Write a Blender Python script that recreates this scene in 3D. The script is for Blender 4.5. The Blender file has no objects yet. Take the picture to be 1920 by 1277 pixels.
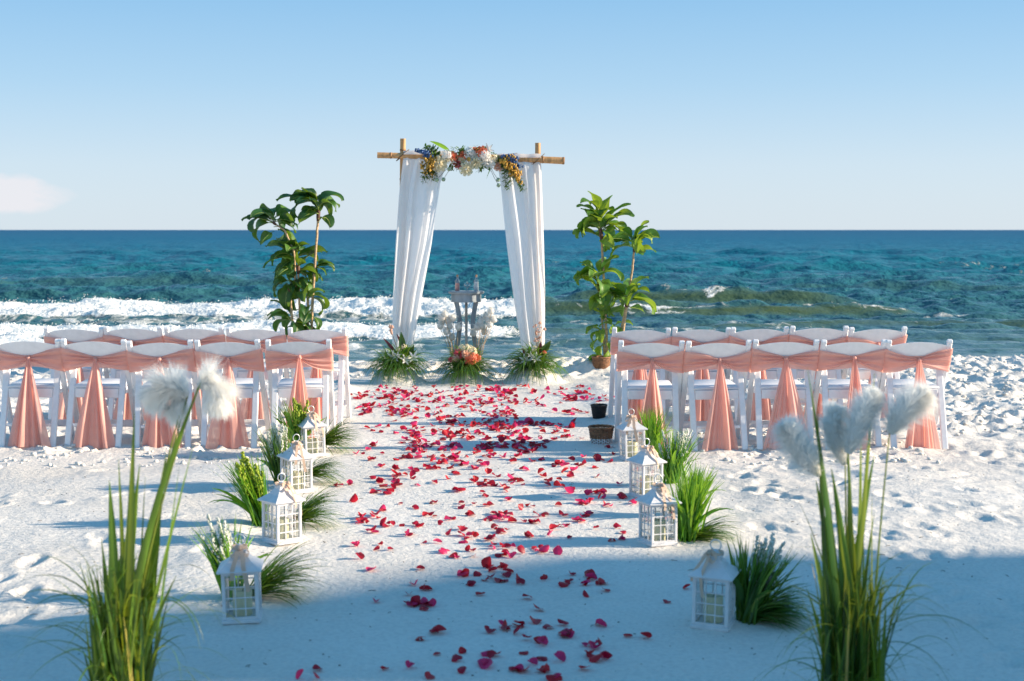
import bpy, math, random
import numpy as np
from mathutils import Vector, Matrix, Euler

random.seed(7)
SC = bpy.context.scene
COL = SC.collection
R = math.radians
PI = math.pi

# ------------------------------------------------------------------ camera
F = 2667.0
CAM_H = 1.55
PITCH = math.atan(207.5 / F)
YAW = math.atan(78.0 / F)
cam_d = bpy.data.cameras.new('camera')
cam = bpy.data.objects.new('camera', cam_d)
COL.objects.link(cam)
cam.location = (0, 0, CAM_H)
cam.rotation_euler = (PI / 2 - PITCH, 0, -YAW)
cam_d.lens = 50.0
cam_d.sensor_width = 36.0
cam_d.clip_start = 0.1
cam_d.clip_end = 60000
cam_d.dof.use_dof = True
cam_d.dof.focus_distance = 11.0
cam_d.dof.aperture_fstop = 4.0
SC.camera = cam
CR = Euler((PI / 2 - PITCH, 0, -YAW)).to_matrix()

# ------------------------------------------------------------------ light
SUN_EL = R(19.0)
SUN_AZ = R(3.0)          # towards the camera side of +X
S = Vector((math.cos(SUN_EL) * math.cos(SUN_AZ), -math.cos(SUN_EL) * math.sin(SUN_AZ), math.sin(SUN_EL)))
world = bpy.data.worlds.new('World')
SC.world = world
world.use_nodes = True
wn = world.node_tree.nodes
wl = world.node_tree.links
bg = wn['Background']
sky = wn.new('ShaderNodeTexSky')
sky.sky_type = 'NISHITA'
sky.sun_disc = False
sky.sun_elevation = SUN_EL
sky.sun_rotation = R(90) + SUN_AZ
sky.altitude = 0
sky.air_density = 1.0
sky.dust_density = 0.6
sky.ozone_density = 2.0
bg.inputs['Strength'].default_value = 0.1
WORLD_HOOK = (wn, wl, sky, bg)
sun_d = bpy.data.lights.new('sun', 'SUN')
sun_d.energy = 5.0
sun_d.angle = R(0.53)
sun_d.color = (1.0, 0.83, 0.63)
sun = bpy.data.objects.new('sun', sun_d)
COL.objects.link(sun)
sun.rotation_euler = (-S).to_track_quat('-Z', 'Y').to_euler()
sun.location = (30, 0, 20)

SC.view_settings.view_transform = 'Standard'
SC.view_settings.look = 'None'
SC.view_settings.gamma = 1
SC.view_settings.use_curve_mapping = False
SC.view_settings.exposure = 0.92
SC.render.engine = 'CYCLES'
SC.cycles.max_bounces = 8
SC.cycles.transparent_max_bounces = 24


def world_sky():
    """the Nishita sky with one small bank of far cloud low on the left"""
    hs = wn.new('ShaderNodeHueSaturation')
    hs.inputs['Saturation'].default_value = 1.15
    wl.new(sky.outputs[0], hs.inputs['Color'])
    tc = wn.new('ShaderNodeTexCoord')
    sep = wn.new('ShaderNodeSeparateXYZ')
    wl.new(tc.outputs['Generated'], sep.inputs[0])

    def m(op, a, b=None, c=None, clamp=False):
        n = wn.new('ShaderNodeMath')
        n.operation = op
        n.use_clamp = clamp
        for i, v in enumerate((a, b, c)):
            if v is None:
                continue
            if isinstance(v, (int, float)):
                n.inputs[i].default_value = v
            else:
                wl.new(v, n.inputs[i])
        return n.outputs[0]
    ratio = m('DIVIDE', sep.outputs[0], m('MAXIMUM', sep.outputs[1], 0.01))
    dx = m('DIVIDE', m('SUBTRACT', ratio, -0.322), 0.058)
    dz = m('DIVIDE', m('SUBTRACT', sep.outputs[2], 0.024), 0.017)
    r2 = m('ADD', m('MULTIPLY', dx, dx), m('MULTIPLY', dz, dz))
    mask = m('SUBTRACT', 1.0, r2, clamp=True)
    nz = wn.new('ShaderNodeTexNoise')
    mp = wn.new('ShaderNodeMapping')
    mp.inputs['Scale'].default_value = (42, 42, 95)
    wl.new(tc.outputs['Generated'], mp.inputs[0])
    wl.new(mp.outputs[0], nz.inputs['Vector'])
    nz.inputs['Scale'].default_value = 1.0
    nz.inputs['Detail'].default_value = 5
    c = m('MULTIPLY', m('SUBTRACT', m('ADD', mask, m('MULTIPLY', nz.outputs[0], 1.2)), 0.90), 2.4, clamp=True)
    front = m('GREATER_THAN', sep.outputs[1], 0.0)
    c = m('MULTIPLY', m('MULTIPLY', m('MULTIPLY', c, m('MULTIPLY', mask, 2.0, clamp=True)), front), 0.62, clamp=True)
    # clear coastal air: pale at the horizon, deepening blue upward
    cr = wn.new('ShaderNodeValToRGB')
    st = [(0.0, (.365, .425, .48)), (.045, (.325, .405, .485)), (.10, (.225, .35, .475)), (.17, (.138, .285, .45)), (.35, (.072, .22, .37)), (1.0, (.035, .145, .30))]
    el = cr.color_ramp.elements
    while len(el) < len(st):
        el.new(.5)
    for i, (p, cc) in enumerate(st):
        el[i].position = p
        el[i].color = (*cc, 1)
    wl.new(m('MAXIMUM', sep.outputs[2], 0.0), cr.inputs[0])
    sc10 = wn.new('ShaderNodeMixRGB')
    sc10.blend_type = 'MULTIPLY'
    sc10.inputs[0].default_value = 1
    wl.new(cr.outputs[0], sc10.inputs[1])
    sc10.inputs[2].default_value = (10, 10, 10, 1)
    air = wn.new('ShaderNodeMixRGB')
    air.inputs[0].default_value = .88
    wl.new(hs.outputs[0], air.inputs[1])
    wl.new(sc10.outputs[0], air.inputs[2])
    mix = wn.new('ShaderNodeMixRGB')
    wl.new(c, mix.inputs['Fac'])
    wl.new(air.outputs[0], mix.inputs['Color1'])
    mix.inputs['Color2'].default_value = (4.9, 4.6, 4.75, 1)
    wl.new(mix.outputs[0], bg.inputs['Color'])


world_sky()

# ------------------------------------------------------------------ projection of reference pixels onto planes


def ray(px, py):
    return CR @ Vector(((px - 960.0) / F, -(py - 638.5) / F, -1.0))


def G(px, py, z=0.0):
    d = ray(px, py)
    t = (z - CAM_H) / d.z
    return Vector((d.x * t, d.y * t, z))


def AT(px, py, Y):
    d = ray(px, py)
    t = Y / d.y
    return Vector((d.x * t, Y, CAM_H + d.z * t))


# ------------------------------------------------------------------ numpy noise
_rng = np.random.RandomState(11)
_ang = _rng.rand(8, 256, 256) * 2 * PI
_GX, _GY = np.cos(_ang), np.sin(_ang)


def pn(x, y, seed=0):
    g = seed % 8
    xi = np.floor(x).astype(np.int64)
    yi = np.floor(y).astype(np.int64)
    xf = x - xi
    yf = y - yi
    xi = xi + 37 * seed
    yi = yi + 91 * seed
    u = xf * xf * xf * (xf * (xf * 6 - 15) + 10)
    v = yf * yf * yf * (yf * (yf * 6 - 15) + 10)

    def dot(a, b):
        ia = (xi + a) & 255
        ib = (yi + b) & 255
        return _GX[g, ia, ib] * (xf - a) + _GY[g, ia, ib] * (yf - b)
    n0 = dot(0, 0) * (1 - u) + dot(1, 0) * u
    n1 = dot(0, 1) * (1 - u) + dot(1, 1) * u
    return (n0 * (1 - v) + n1 * v) * 1.5


def fbm(x, y, o=4, seed=0, gain=.5):
    s = 0
    a = 1.0
    for i in range(o):
        s = s + a * pn(x, y, seed + i)
        x = x * 2.03
        y = y * 2.03
        a *= gain
    return s


def ss(a, b, x):
    t = np.clip((x - a) / (b - a), 0, 1)
    return t * t * (3 - 2 * t)


# ------------------------------------------------------------------ materials
def new_mat(name):
    m = bpy.data.materials.new(name)
    m.use_nodes = True
    nt = m.node_tree
    return m, nt, nt.nodes, nt.links, nt.nodes['Principled BSDF'], nt.nodes['Material Output']


def ramp(n, l, fac, stops):
    r = n.new('ShaderNodeValToRGB')
    e = r.color_ramp.elements
    while len(e) < len(stops):
        e.new(.5)
    for i, (p, c) in enumerate(stops):
        e[i].position = p
        e[i].color = (*c, 1)
    l.new(fac, r.inputs[0])
    return r.outputs[0]


def simple_mat(name, col, rough=.5, var=.12, scale=12, bump=.0, bscale=60, trans=0.0, tcol=None, spec=.5,
               tint=None, coat=0, stretch=None, metal=0, sheen=0, alpha=1.0, coords='Object'):
    m, nt, n, l, b, out = new_mat(name)
    b.inputs['Roughness'].default_value = rough
    b.inputs['Specular IOR Level'].default_value = spec
    b.inputs['Metallic'].default_value = metal
    b.inputs['Coat Weight'].default_value = coat
    b.inputs['Sheen Weight'].default_value = sheen
    tc = n.new('ShaderNodeTexCoord')
    mp = n.new('ShaderNodeMapping')
    l.new(tc.outputs[coords], mp.inputs[0])
    if stretch:
        mp.inputs['Scale'].default_value = stretch
    nz = n.new('ShaderNodeTexNoise')
    nz.inputs['Scale'].default_value = scale
    nz.inputs['Detail'].default_value = 4
    l.new(mp.outputs[0], nz.inputs['Vector'])
    lo = tuple(max(0, c * (1 - var * 1.6)) for c in col)
    hi = tuple(min(1, c * (1 + var * 1.6)) for c in col)
    c = ramp(n, l, nz.outputs[0], [(.25, lo), (.75, hi)])
    if tint:
        at = n.new('ShaderNodeAttribute')
        at.attribute_name = 'tint'
        t = ramp(n, l, at.outputs['Fac'], tint)
        mx = n.new('ShaderNodeMixRGB')
        mx.blend_type = 'MULTIPLY'
        mx.inputs[0].default_value = 1
        c1 = ramp(n, l, nz.outputs[0], [(.25, (1 - var,) * 3), (.75, (1 + var,) * 3)])
        l.new(t, mx.inputs[1])
        l.new(c1, mx.inputs[2])
        c = mx.outputs[0]
    l.new(c, b.inputs['Base Color'])
    if bump:
        nb = n.new('ShaderNodeTexNoise')
        nb.inputs['Scale'].default_value = bscale
        nb.inputs['Detail'].default_value = 3
        l.new(mp.outputs[0], nb.inputs['Vector'])
        bp = n.new('ShaderNodeBump')
        bp.inputs['Strength'].default_value = bump
        bp.inputs['Distance'].default_value = .01
        l.new(nb.outputs[0], bp.inputs['Height'])
        l.new(bp.outputs[0], b.inputs['Normal'])
    last = b.outputs[0]
    if trans:
        tr = n.new('ShaderNodeBsdfTranslucent')
        if tcol:
            tr.inputs[0].default_value = (*tcol, 1)
        else:
            g = n.new('ShaderNodeMixRGB')
            g.blend_type = 'MULTIPLY'
            g.inputs[0].default_value = 0
            l.new(c, g.inputs[1])
            l.new(g.outputs[0], tr.inputs[0])
        ms = n.new('ShaderNodeMixShader')
        ms.inputs[0].default_value = trans
        l.new(last, ms.inputs[1])
        l.new(tr.outputs[0], ms.inputs[2])
        last = ms.outputs[0]
    if alpha < 1:
        tp = n.new('ShaderNodeBsdfTransparent')
        ms = n.new('ShaderNodeMixShader')
        ms.inputs[0].default_value = 1 - alpha
        l.new(last, ms.inputs[1])
        l.new(tp.outputs[0], ms.inputs[2])
        last = ms.outputs[0]
    l.new(last, out.inputs[0])
    return m


M = {}
M['resin'] = simple_mat('white_resin', (.86, .86, .87), .38, .03, 30, .05, 200)
M['sash'] = simple_mat('coral_chiffon', (.98, .55, .47), .42, .05, 14, .12, 500, trans=.42, tcol=(1.0, .56, .44), sheen=.3, alpha=.93)
M['drape'] = simple_mat('white_chiffon', (.95, .95, .96), .6, .02, 8, .08, 500, trans=.5, tcol=(.98, .98, .98), alpha=.95)
M['bamboo'] = simple_mat('bamboo', (.55, .30, .12), .45, .25, 5, .1, 60, stretch=(8, 8, 1))
M['bamboo_ring'] = simple_mat('bamboo_node', (.36, .18, .07), .6, .2, 30)
M['stem'] = simple_mat('cane_stem', (.50, .34, .19), .6, .3, 18, .3, 60, stretch=(1, 1, 3))
M['stem_dark'] = simple_mat('dark_sheath', (.11, .05, .03), .7, .3, 30)
M['leaf_yellow'] = simple_mat('yellow_green_plant_leaf', (.05, .16, .02), .48, .25, 9, .06, 40, trans=.30, tcol=(.46, .66, .04),
                       tint=[(0, (.02, .085, .018)), (.5, (.055, .17, .02)), (1, (.22, .34, .04))])  # the right plant's own leaf colour, yellower and lighter than the left's
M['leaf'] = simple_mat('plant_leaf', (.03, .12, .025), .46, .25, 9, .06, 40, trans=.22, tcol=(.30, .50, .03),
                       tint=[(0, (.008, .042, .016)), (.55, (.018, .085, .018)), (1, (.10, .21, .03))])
M['midrib'] = simple_mat('leaf_midrib', (.32, .42, .10), .4, .1)
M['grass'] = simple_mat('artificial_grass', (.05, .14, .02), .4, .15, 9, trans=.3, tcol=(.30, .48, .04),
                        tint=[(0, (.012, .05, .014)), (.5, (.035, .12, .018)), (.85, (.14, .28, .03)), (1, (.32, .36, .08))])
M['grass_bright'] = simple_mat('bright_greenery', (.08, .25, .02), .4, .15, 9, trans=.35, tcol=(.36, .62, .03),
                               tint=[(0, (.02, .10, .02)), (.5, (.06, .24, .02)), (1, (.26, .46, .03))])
M['reed'] = simple_mat('tall_reed_leaf', (.08, .2, .02), .36, .35, 5, trans=.26, tcol=(.42, .52, .03), stretch=(4, 4, .6),
                       tint=[(0, (.010, .05, .012)), (.4, (.035, .11, .012)), (.75, (.13, .22, .02)), (.92, (.27, .30, .04)), (1, (.5, .33, .10))])
M['white_bloom'] = simple_mat('white_blossom', (.80, .82, .76), .6, .06, 30, trans=.3)
M['yellow_bloom'] = simple_mat('lime_blossom', (.36, .46, .04), .6, .2, 30, trans=.3)
M['cream'] = simple_mat('cream_petal', (.86, .78, .55), .55, .06, 20, trans=.3)
M['white_petal'] = simple_mat('white_petal', (.86, .85, .80), .55, .05, 20, trans=.3)
M['coral'] = simple_mat('coral_petal', (.86, .22, .11), .5, .15, 20, trans=.3)
M['pink'] = simple_mat('pink_petal', (.82, .13, .15), .5, .15, 20, trans=.3)
M['blush'] = simple_mat('blush_petal', (.85, .52, .38), .5, .12, 20, trans=.3)
M['orange'] = simple_mat('amber_berry', (.74, .34, .05), .45, .45, 40, trans=.15)
M['blue'] = simple_mat('blue_blossom', (.06, .13, .30), .5, .3, 40)
M['burgundy'] = simple_mat('burgundy_leaf', (.16, .02, .03), .4, .3, 20, trans=.2)
M['pod'] = simple_mat('green_pod', (.30, .40, .26), .7, .2, 80, .4, 200)
M['twig'] = simple_mat('brown_twig', (.13, .08, .04), .8, .2, 40)
M['lantern'] = simple_mat('lantern_paint', (.66, .66, .68), .5, .06, 25, .12, 90)
M['candle'] = simple_mat('cream_candle', (.80, .76, .50), .45, .03, 20, trans=.2)
M['ribbon'] = simple_mat('beige_ribbon', (.68, .50, .38), .5, .1, 20, .1, 300, trans=.3)
M['metal'] = simple_mat('white_wire', (.7, .71, .72), .35, .05, 30, metal=.4)
M['table'] = simple_mat('grey_wash_wood', (.27, .31, .34), .65, .3, 8, .3, 50, stretch=(1, 1, .25))
M['wicker'] = simple_mat('brown_wicker', (.26, .12, .055), .6, .35, 40, .3, 120)
M['wicker_dark'] = simple_mat('dark_wicker', (.022, .018, .016), .6, .35, 40, .3, 120)
M['wicker_white'] = simple_mat('white_wicker', (.72, .72, .74), .6, .1, 40, .3, 120)
M['cork'] = simple_mat('cork', (.42, .22, .12), .8, .25, 60)
M['pink_sand'] = simple_mat('pink_sand', (.88, .32, .27), .9, .1, 200)
M['white_sand'] = simple_mat('pale_sand', (.75, .78, .80), .9, .1, 200)
M['plaster'] = simple_mat('pale_plaster', (.6, .56, .5), .85, .08, 2, .2, 30)
M['roof'] = simple_mat('grey_roof', (.2, .19, .18), .8, .15, 4, .2, 30)
M['window_dark'] = simple_mat('window_glazing', (.04, .06, .08), .1, .1, 2)
M['debris'] = simple_mat('dark_debris', (.10, .08, .06), .9, .3, 60)
M['seat'] = simple_mat('white_seat_pad', (.78, .78, .80), .45, .03, 30, .08, 250)


def petal_mat(name, a, b, tc_):
    return simple_mat(name, a, .42, .2, 25, .1, 80, trans=.28, tcol=tc_)


M['petal_crimson'] = petal_mat('crimson_petal', (.36, .005, .025), None, (.68, .01, .06))
M['petal_red'] = petal_mat('red_petal', (.46, .008, .020), None, (.8, .015, .04))
M['petal_pink'] = petal_mat('magenta_petal', (.66, .026, .13), None, (.9, .04, .2))


def glass_mat(name, tintc, f0=.06, rough=.02):
    m, nt, n, l, b, out = new_mat(name)
    n.remove(b)
    tp = n.new('ShaderNodeBsdfTransparent')
    tp.inputs[0].default_value = (*tintc, 1)
    gl = n.new('ShaderNodeBsdfGlossy')
    gl.inputs['Roughness'].default_value = rough
    lw = n.new('ShaderNodeLayerWeight')
    lw.inputs[0].default_value = .35
    mr = n.new('ShaderNodeMapRange')
    mr.inputs[3].default_value = f0
    mr.inputs[4].default_value = .7
    l.new(lw.outputs['Facing'], mr.inputs[0])
    nz = n.new('ShaderNodeTexNoise')
    nz.inputs['Scale'].default_value = 20
    ms = n.new('ShaderNodeMixShader')
    l.new(mr.outputs[0], ms.inputs[0])
    l.new(tp.outputs[0], ms.inputs[1])
    l.new(gl.outputs[0], ms.inputs[2])
    l.new(ms.outputs[0], out.inputs[0])
    return m


M['glass'] = glass_mat('clear_glass', (.84, .88, .90), .14)
M['crystal'] = glass_mat('cut_crystal', (.72, .78, .80), .38, .08)
M['pane'] = glass_mat('lantern_glass', (.96, .97, .97), .04)


def feather_mat():
    m, nt, n, l, b, out = new_mat('white_feather')
    b.inputs['Base Color'].default_value = (.93, .93, .90, 1)
    b.inputs['Roughness'].default_value = .8
    b.inputs['Specular IOR Level'].default_value = .2
    nz = n.new('ShaderNodeTexNoise')
    nz.inputs['Scale'].default_value = 15
    l.new(ramp(n, l, nz.outputs[0], [(.3, (.90, .89, .85)), (.7, (.96, .96, .94))]), b.inputs['Base Color'])
    tr = n.new('ShaderNodeBsdfTranslucent')
    tr.inputs[0].default_value = (.97, .96, .93, 1)
    ms = n.new('ShaderNodeMixShader')
    ms.inputs[0].default_value = .5
    l.new(b.outputs[0], ms.inputs[1])
    l.new(tr.outputs[0], ms.inputs[2])
    l.new(ms.outputs[0], out.inputs[0])
    return m


M['feather'] = feather_mat()


def sand_mat():
    m, nt, n, l, b, out = new_mat('white_beach_sand')
    b.inputs['Roughness'].default_value = .95
    b.inputs['Specular IOR Level'].default_value = .15
    ge = n.new('ShaderNodeNewGeometry')
    n1 = n.new('ShaderNodeTexNoise')
    n1.inputs['Scale'].default_value = .9
    n1.inputs['Detail'].default_value = 6
    l.new(ge.outputs['Position'], n1.inputs['Vector'])
    c1 = ramp(n, l, n1.outputs[0], [(.3, (.74, .70, .645)), (.7, (.83, .80, .755))])
    n2 = n.new('ShaderNodeTexNoise')
    n2.inputs['Scale'].default_value = 55
    n2.inputs['Detail'].default_value = 5
    l.new(ge.outputs['Position'], n2.inputs['Vector'])
    c2 = ramp(n, l, n2.outputs[0], [(.3, (.86, .86, .87)), (.6, (1, 1, 1))])
    mx = n.new('ShaderNodeMixRGB')
    mx.blend_type = 'MULTIPLY'
    mx.inputs[0].default_value = 1
    l.new(c1, mx.inputs[1])
    l.new(c2, mx.inputs[2])
    # wet sand near the water line
    at = n.new('ShaderNodeAttribute')
    at.attribute_name = 'wet'
    mw = n.new('ShaderNodeMixRGB')
    l.new(at.outputs['Fac'], mw.inputs[0])
    l.new(mx.outputs[0], mw.inputs[1])
    mw.inputs[2].default_value = (.36, .33, .28, 1)
    # scattered dark grains of shell
    n3 = n.new('ShaderNodeTexNoise')
    n3.inputs['Scale'].default_value = 42
    n3.inputs['Detail'].default_value = 2
    l.new(ge.outputs['Position'], n3.inputs['Vector'])
    c3 = ramp(n, l, n3.outputs[0], [(.735, (0, 0, 0)), (.76, (1, 1, 1))])
    ms = n.new('ShaderNodeMixRGB')
    l.new(c3, ms.inputs[0])
    l.new(mw.outputs[0], ms.inputs[1])
    ms.inputs[2].default_value = (.30, .25, .2, 1)
    l.new(ms.outputs[0], b.inputs['Base Color'])
    # relief: grains, small lumps, and rake marks
    sep = n.new('ShaderNodeSeparateXYZ')
    l.new(ge.outputs['Position'], sep.inputs[0])
    wv = n.new('ShaderNodeTexWave')
    wv.wave_type = 'BANDS'
    wv.bands_direction = 'Y'
    wv.inputs['Scale'].default_value = 6.5
    wv.inputs['Distortion'].default_value = 9
    wv.inputs['Detail'].default_value = 2
    wv.inputs['Detail Scale'].default_value = .35
    l.new(ge.outputs['Position'], wv.inputs['Vector'])
    n4 = n.new('ShaderNodeTexNoise')
    n4.inputs['Scale'].default_value = 22
    n4.inputs['Detail'].default_value = 6
    n4.inputs['Roughness'].default_value = .65
    l.new(ge.outputs['Position'], n4.inputs['Vector'])
    n5 = n.new('ShaderNodeTexNoise')
    n5.inputs['Scale'].default_value = 180
    n5.inputs['Detail'].default_value = 3
    l.new(ge.outputs['Position'], n5.inputs['Vector'])
    rk = n.new('ShaderNodeAttribute')
    rk.attribute_name = 'rake'

    def m2(op, a, bb):
        q = n.new('ShaderNodeMath')
        q.operation = op
        for i, v in enumerate((a, bb)):
            if isinstance(v, (int, float)):
                q.inputs[i].default_value = v
            else:
                l.new(v, q.inputs[i])
        return q.outputs[0]
    h = m2('ADD', m2('MULTIPLY', n4.outputs[0], .016), m2('MULTIPLY', n5.outputs[0], .0022))
    h = m2('ADD', h, m2('MULTIPLY', m2('MULTIPLY', wv.outputs['Fac'], rk.outputs['Fac']), .0065))
    bp = n.new('ShaderNodeBump')
    bp.inputs['Strength'].default_value = .8
    bp.inputs['Distance'].default_value = 1.0
    l.new(h, bp.inputs['Height'])
    l.new(bp.outputs[0], b.inputs['Normal'])
    return m


M['sand'] = sand_mat()


def sea_mat():
    m, nt, n, l, b, out = new_mat('sea_water')
    ge = n.new('ShaderNodeNewGeometry')
    sep = n.new('ShaderNodeSeparateXYZ')
    l.new(ge.outputs['Position'], sep.inputs[0])

    def m2(op, a, bb=None, clamp=False):
        q = n.new('ShaderNodeMath')
        q.operation = op
        q.use_clamp = clamp
        for i, v in enumerate((a, bb)):
            if v is None:
                continue
            if isinstance(v, (int, float)):
                q.inputs[i].default_value = v
            else:
                l.new(v, q.inputs[i])
        return q.outputs[0]
    dist = m2('LOGARITHM', m2('MAXIMUM', sep.outputs[1], 1.0), 10.0)
    # patches of deeper and shallower water
    mpp = n.new('ShaderNodeMapping')
    mpp.inputs['Scale'].default_value = (.02, .05, .02)
    l.new(ge.outputs['Position'], mpp.inputs[0])
    npz = n.new('ShaderNodeTexNoise')
    npz.inputs['Scale'].default_value = 1
    npz.inputs['Detail'].default_value = 3
    l.new(mpp.outputs[0], npz.inputs['Vector'])
    dist = m2('ADD', dist, m2('MULTIPLY', m2('SUBTRACT', npz.outputs[0], .5), .25))
    mr = n.new('ShaderNodeMapRange')
    mr.inputs[1].default_value = 1.2
    mr.inputs[2].default_value = 3.2
    l.new(dist, mr.inputs[0])
    c = ramp(n, l, mr.outputs[0], [(0.0, (.085, .155, .15)), (.14, (.035, .125, .145)), (.30, (.004, .135, .19)),
                                   (.55, (.001, .12, .215)), (.9, (.001, .088, .19))])
    # sunlit green inside the raised wave faces
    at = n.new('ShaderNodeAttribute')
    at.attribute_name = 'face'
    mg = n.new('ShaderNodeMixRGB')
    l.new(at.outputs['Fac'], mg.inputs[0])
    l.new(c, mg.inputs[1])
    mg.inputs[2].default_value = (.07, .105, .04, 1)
    # foam
    af = n.new('ShaderNodeAttribute')
    af.attribute_name = 'foam'
    nf = n.new('ShaderNodeTexNoise')
    mf = n.new('ShaderNodeMapping')
    mf.inputs['Scale'].default_value = (1.0, .55, 1.0)
    l.new(ge.outputs['Position'], mf.inputs[0])
    l.new(mf.outputs[0], nf.inputs['Vector'])
    nf.inputs['Scale'].default_value = 3.2
    nf.inputs['Detail'].default_value = 9
    nf.inputs['Roughness'].default_value = .68
    nf.inputs['Distortion'].default_value = .6
    ff = m2('MULTIPLY', m2('SUBTRACT', m2('ADD', m2('MULTIPLY', af.outputs['Fac'], .62), nf.outputs[0]), .72), 7.0, True)
    mfc = n.new('ShaderNodeMixRGB')
    l.new(ff, mfc.inputs[0])
    l.new(mg.outputs[0], mfc.inputs[1])
    mfc.inputs[2].default_value = (.82, .84, .82, 1)
    l.new(mfc.outputs[0], b.inputs['Base Color'])
    rr = n.new('ShaderNodeMapRange')
    l.new(ff, rr.inputs[0])
    rr.inputs[3].default_value = .16
    rr.inputs[4].default_value = .9
    far_r = n.new('ShaderNodeMapRange')      # unresolved wavelets make far water rougher
    l.new(dist, far_r.inputs[0])
    far_r.inputs[1].default_value = 1.3
    far_r.inputs[2].default_value = 2.4
    far_r.inputs[3].default_value = 0
    far_r.inputs[4].default_value = .30
    l.new(m2('ADD', rr.outputs[0], far_r.outputs[0], True), b.inputs['Roughness'])
    b.inputs['IOR'].default_value = 1.333
    b.inputs['Specular IOR Level'].default_value = .32
    # ripples at several sizes, long across the view like wind waves
    hs = None
    for (sx, sy, sc, amp, det) in ((.7, 1.0, 3.2, .10, 5), (.75, 1.0, .8, .50, 5), (.7, 1.0, .22, .8, 5)):
        mp = n.new('ShaderNodeMapping')
        mp.inputs['Scale'].default_value = (sx, sy, 1)
        mp.inputs['Rotation'].default_value = (0, 0, .12)
        l.new(ge.outputs['Position'], mp.inputs[0])
        q = n.new('ShaderNodeTexNoise')
        q.inputs['Scale'].default_value = sc
        q.inputs['Detail'].default_value = det
        q.inputs['Roughness'].default_value = .6
        l.new(mp.outputs[0], q.inputs['Vector'])
        v = m2('MULTIPLY', q.outputs[0], amp)
        hs = v if hs is None else m2('ADD', hs, v)
    hs = m2('ADD', hs, m2('MULTIPLY', ff, .03))
    nfo = n.new('ShaderNodeTexNoise')
    nfo.inputs['Scale'].default_value = 9
    nfo.inputs['Detail'].default_value = 6
    l.new(ge.outputs['Position'], nfo.inputs['Vector'])
    hs = m2('ADD', hs, m2('MULTIPLY', m2('MULTIPLY', ff, nfo.outputs[0]), .10))
    bp = n.new('ShaderNodeBump')
    bp.inputs['Distance'].default_value = 1.0
    calm = n.new('ShaderNodeMapRange')       # sheltered shallows inside the breakers
    l.new(sep.outputs[1], calm.inputs[0])
    calm.inputs[1].default_value = 18
    calm.inputs[2].default_value = 36
    calm.inputs[3].default_value = .42
    calm.inputs[4].default_value = 1.0
    l.new(m2('MULTIPLY', calm.outputs[0], m2('SUBTRACT', 1.0, m2('MULTIPLY', at.outputs['Fac'], .5), True)), bp.inputs['Strength'])
    l.new(hs, bp.inputs['Height'])
    l.new(bp.outputs[0], b.inputs['Normal'])
    return m


M['sea'] = sea_mat()
M['foam'] = simple_mat('sea_foam', (.84, .85, .84), .9, .04, 10, .3, 20)


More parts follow.
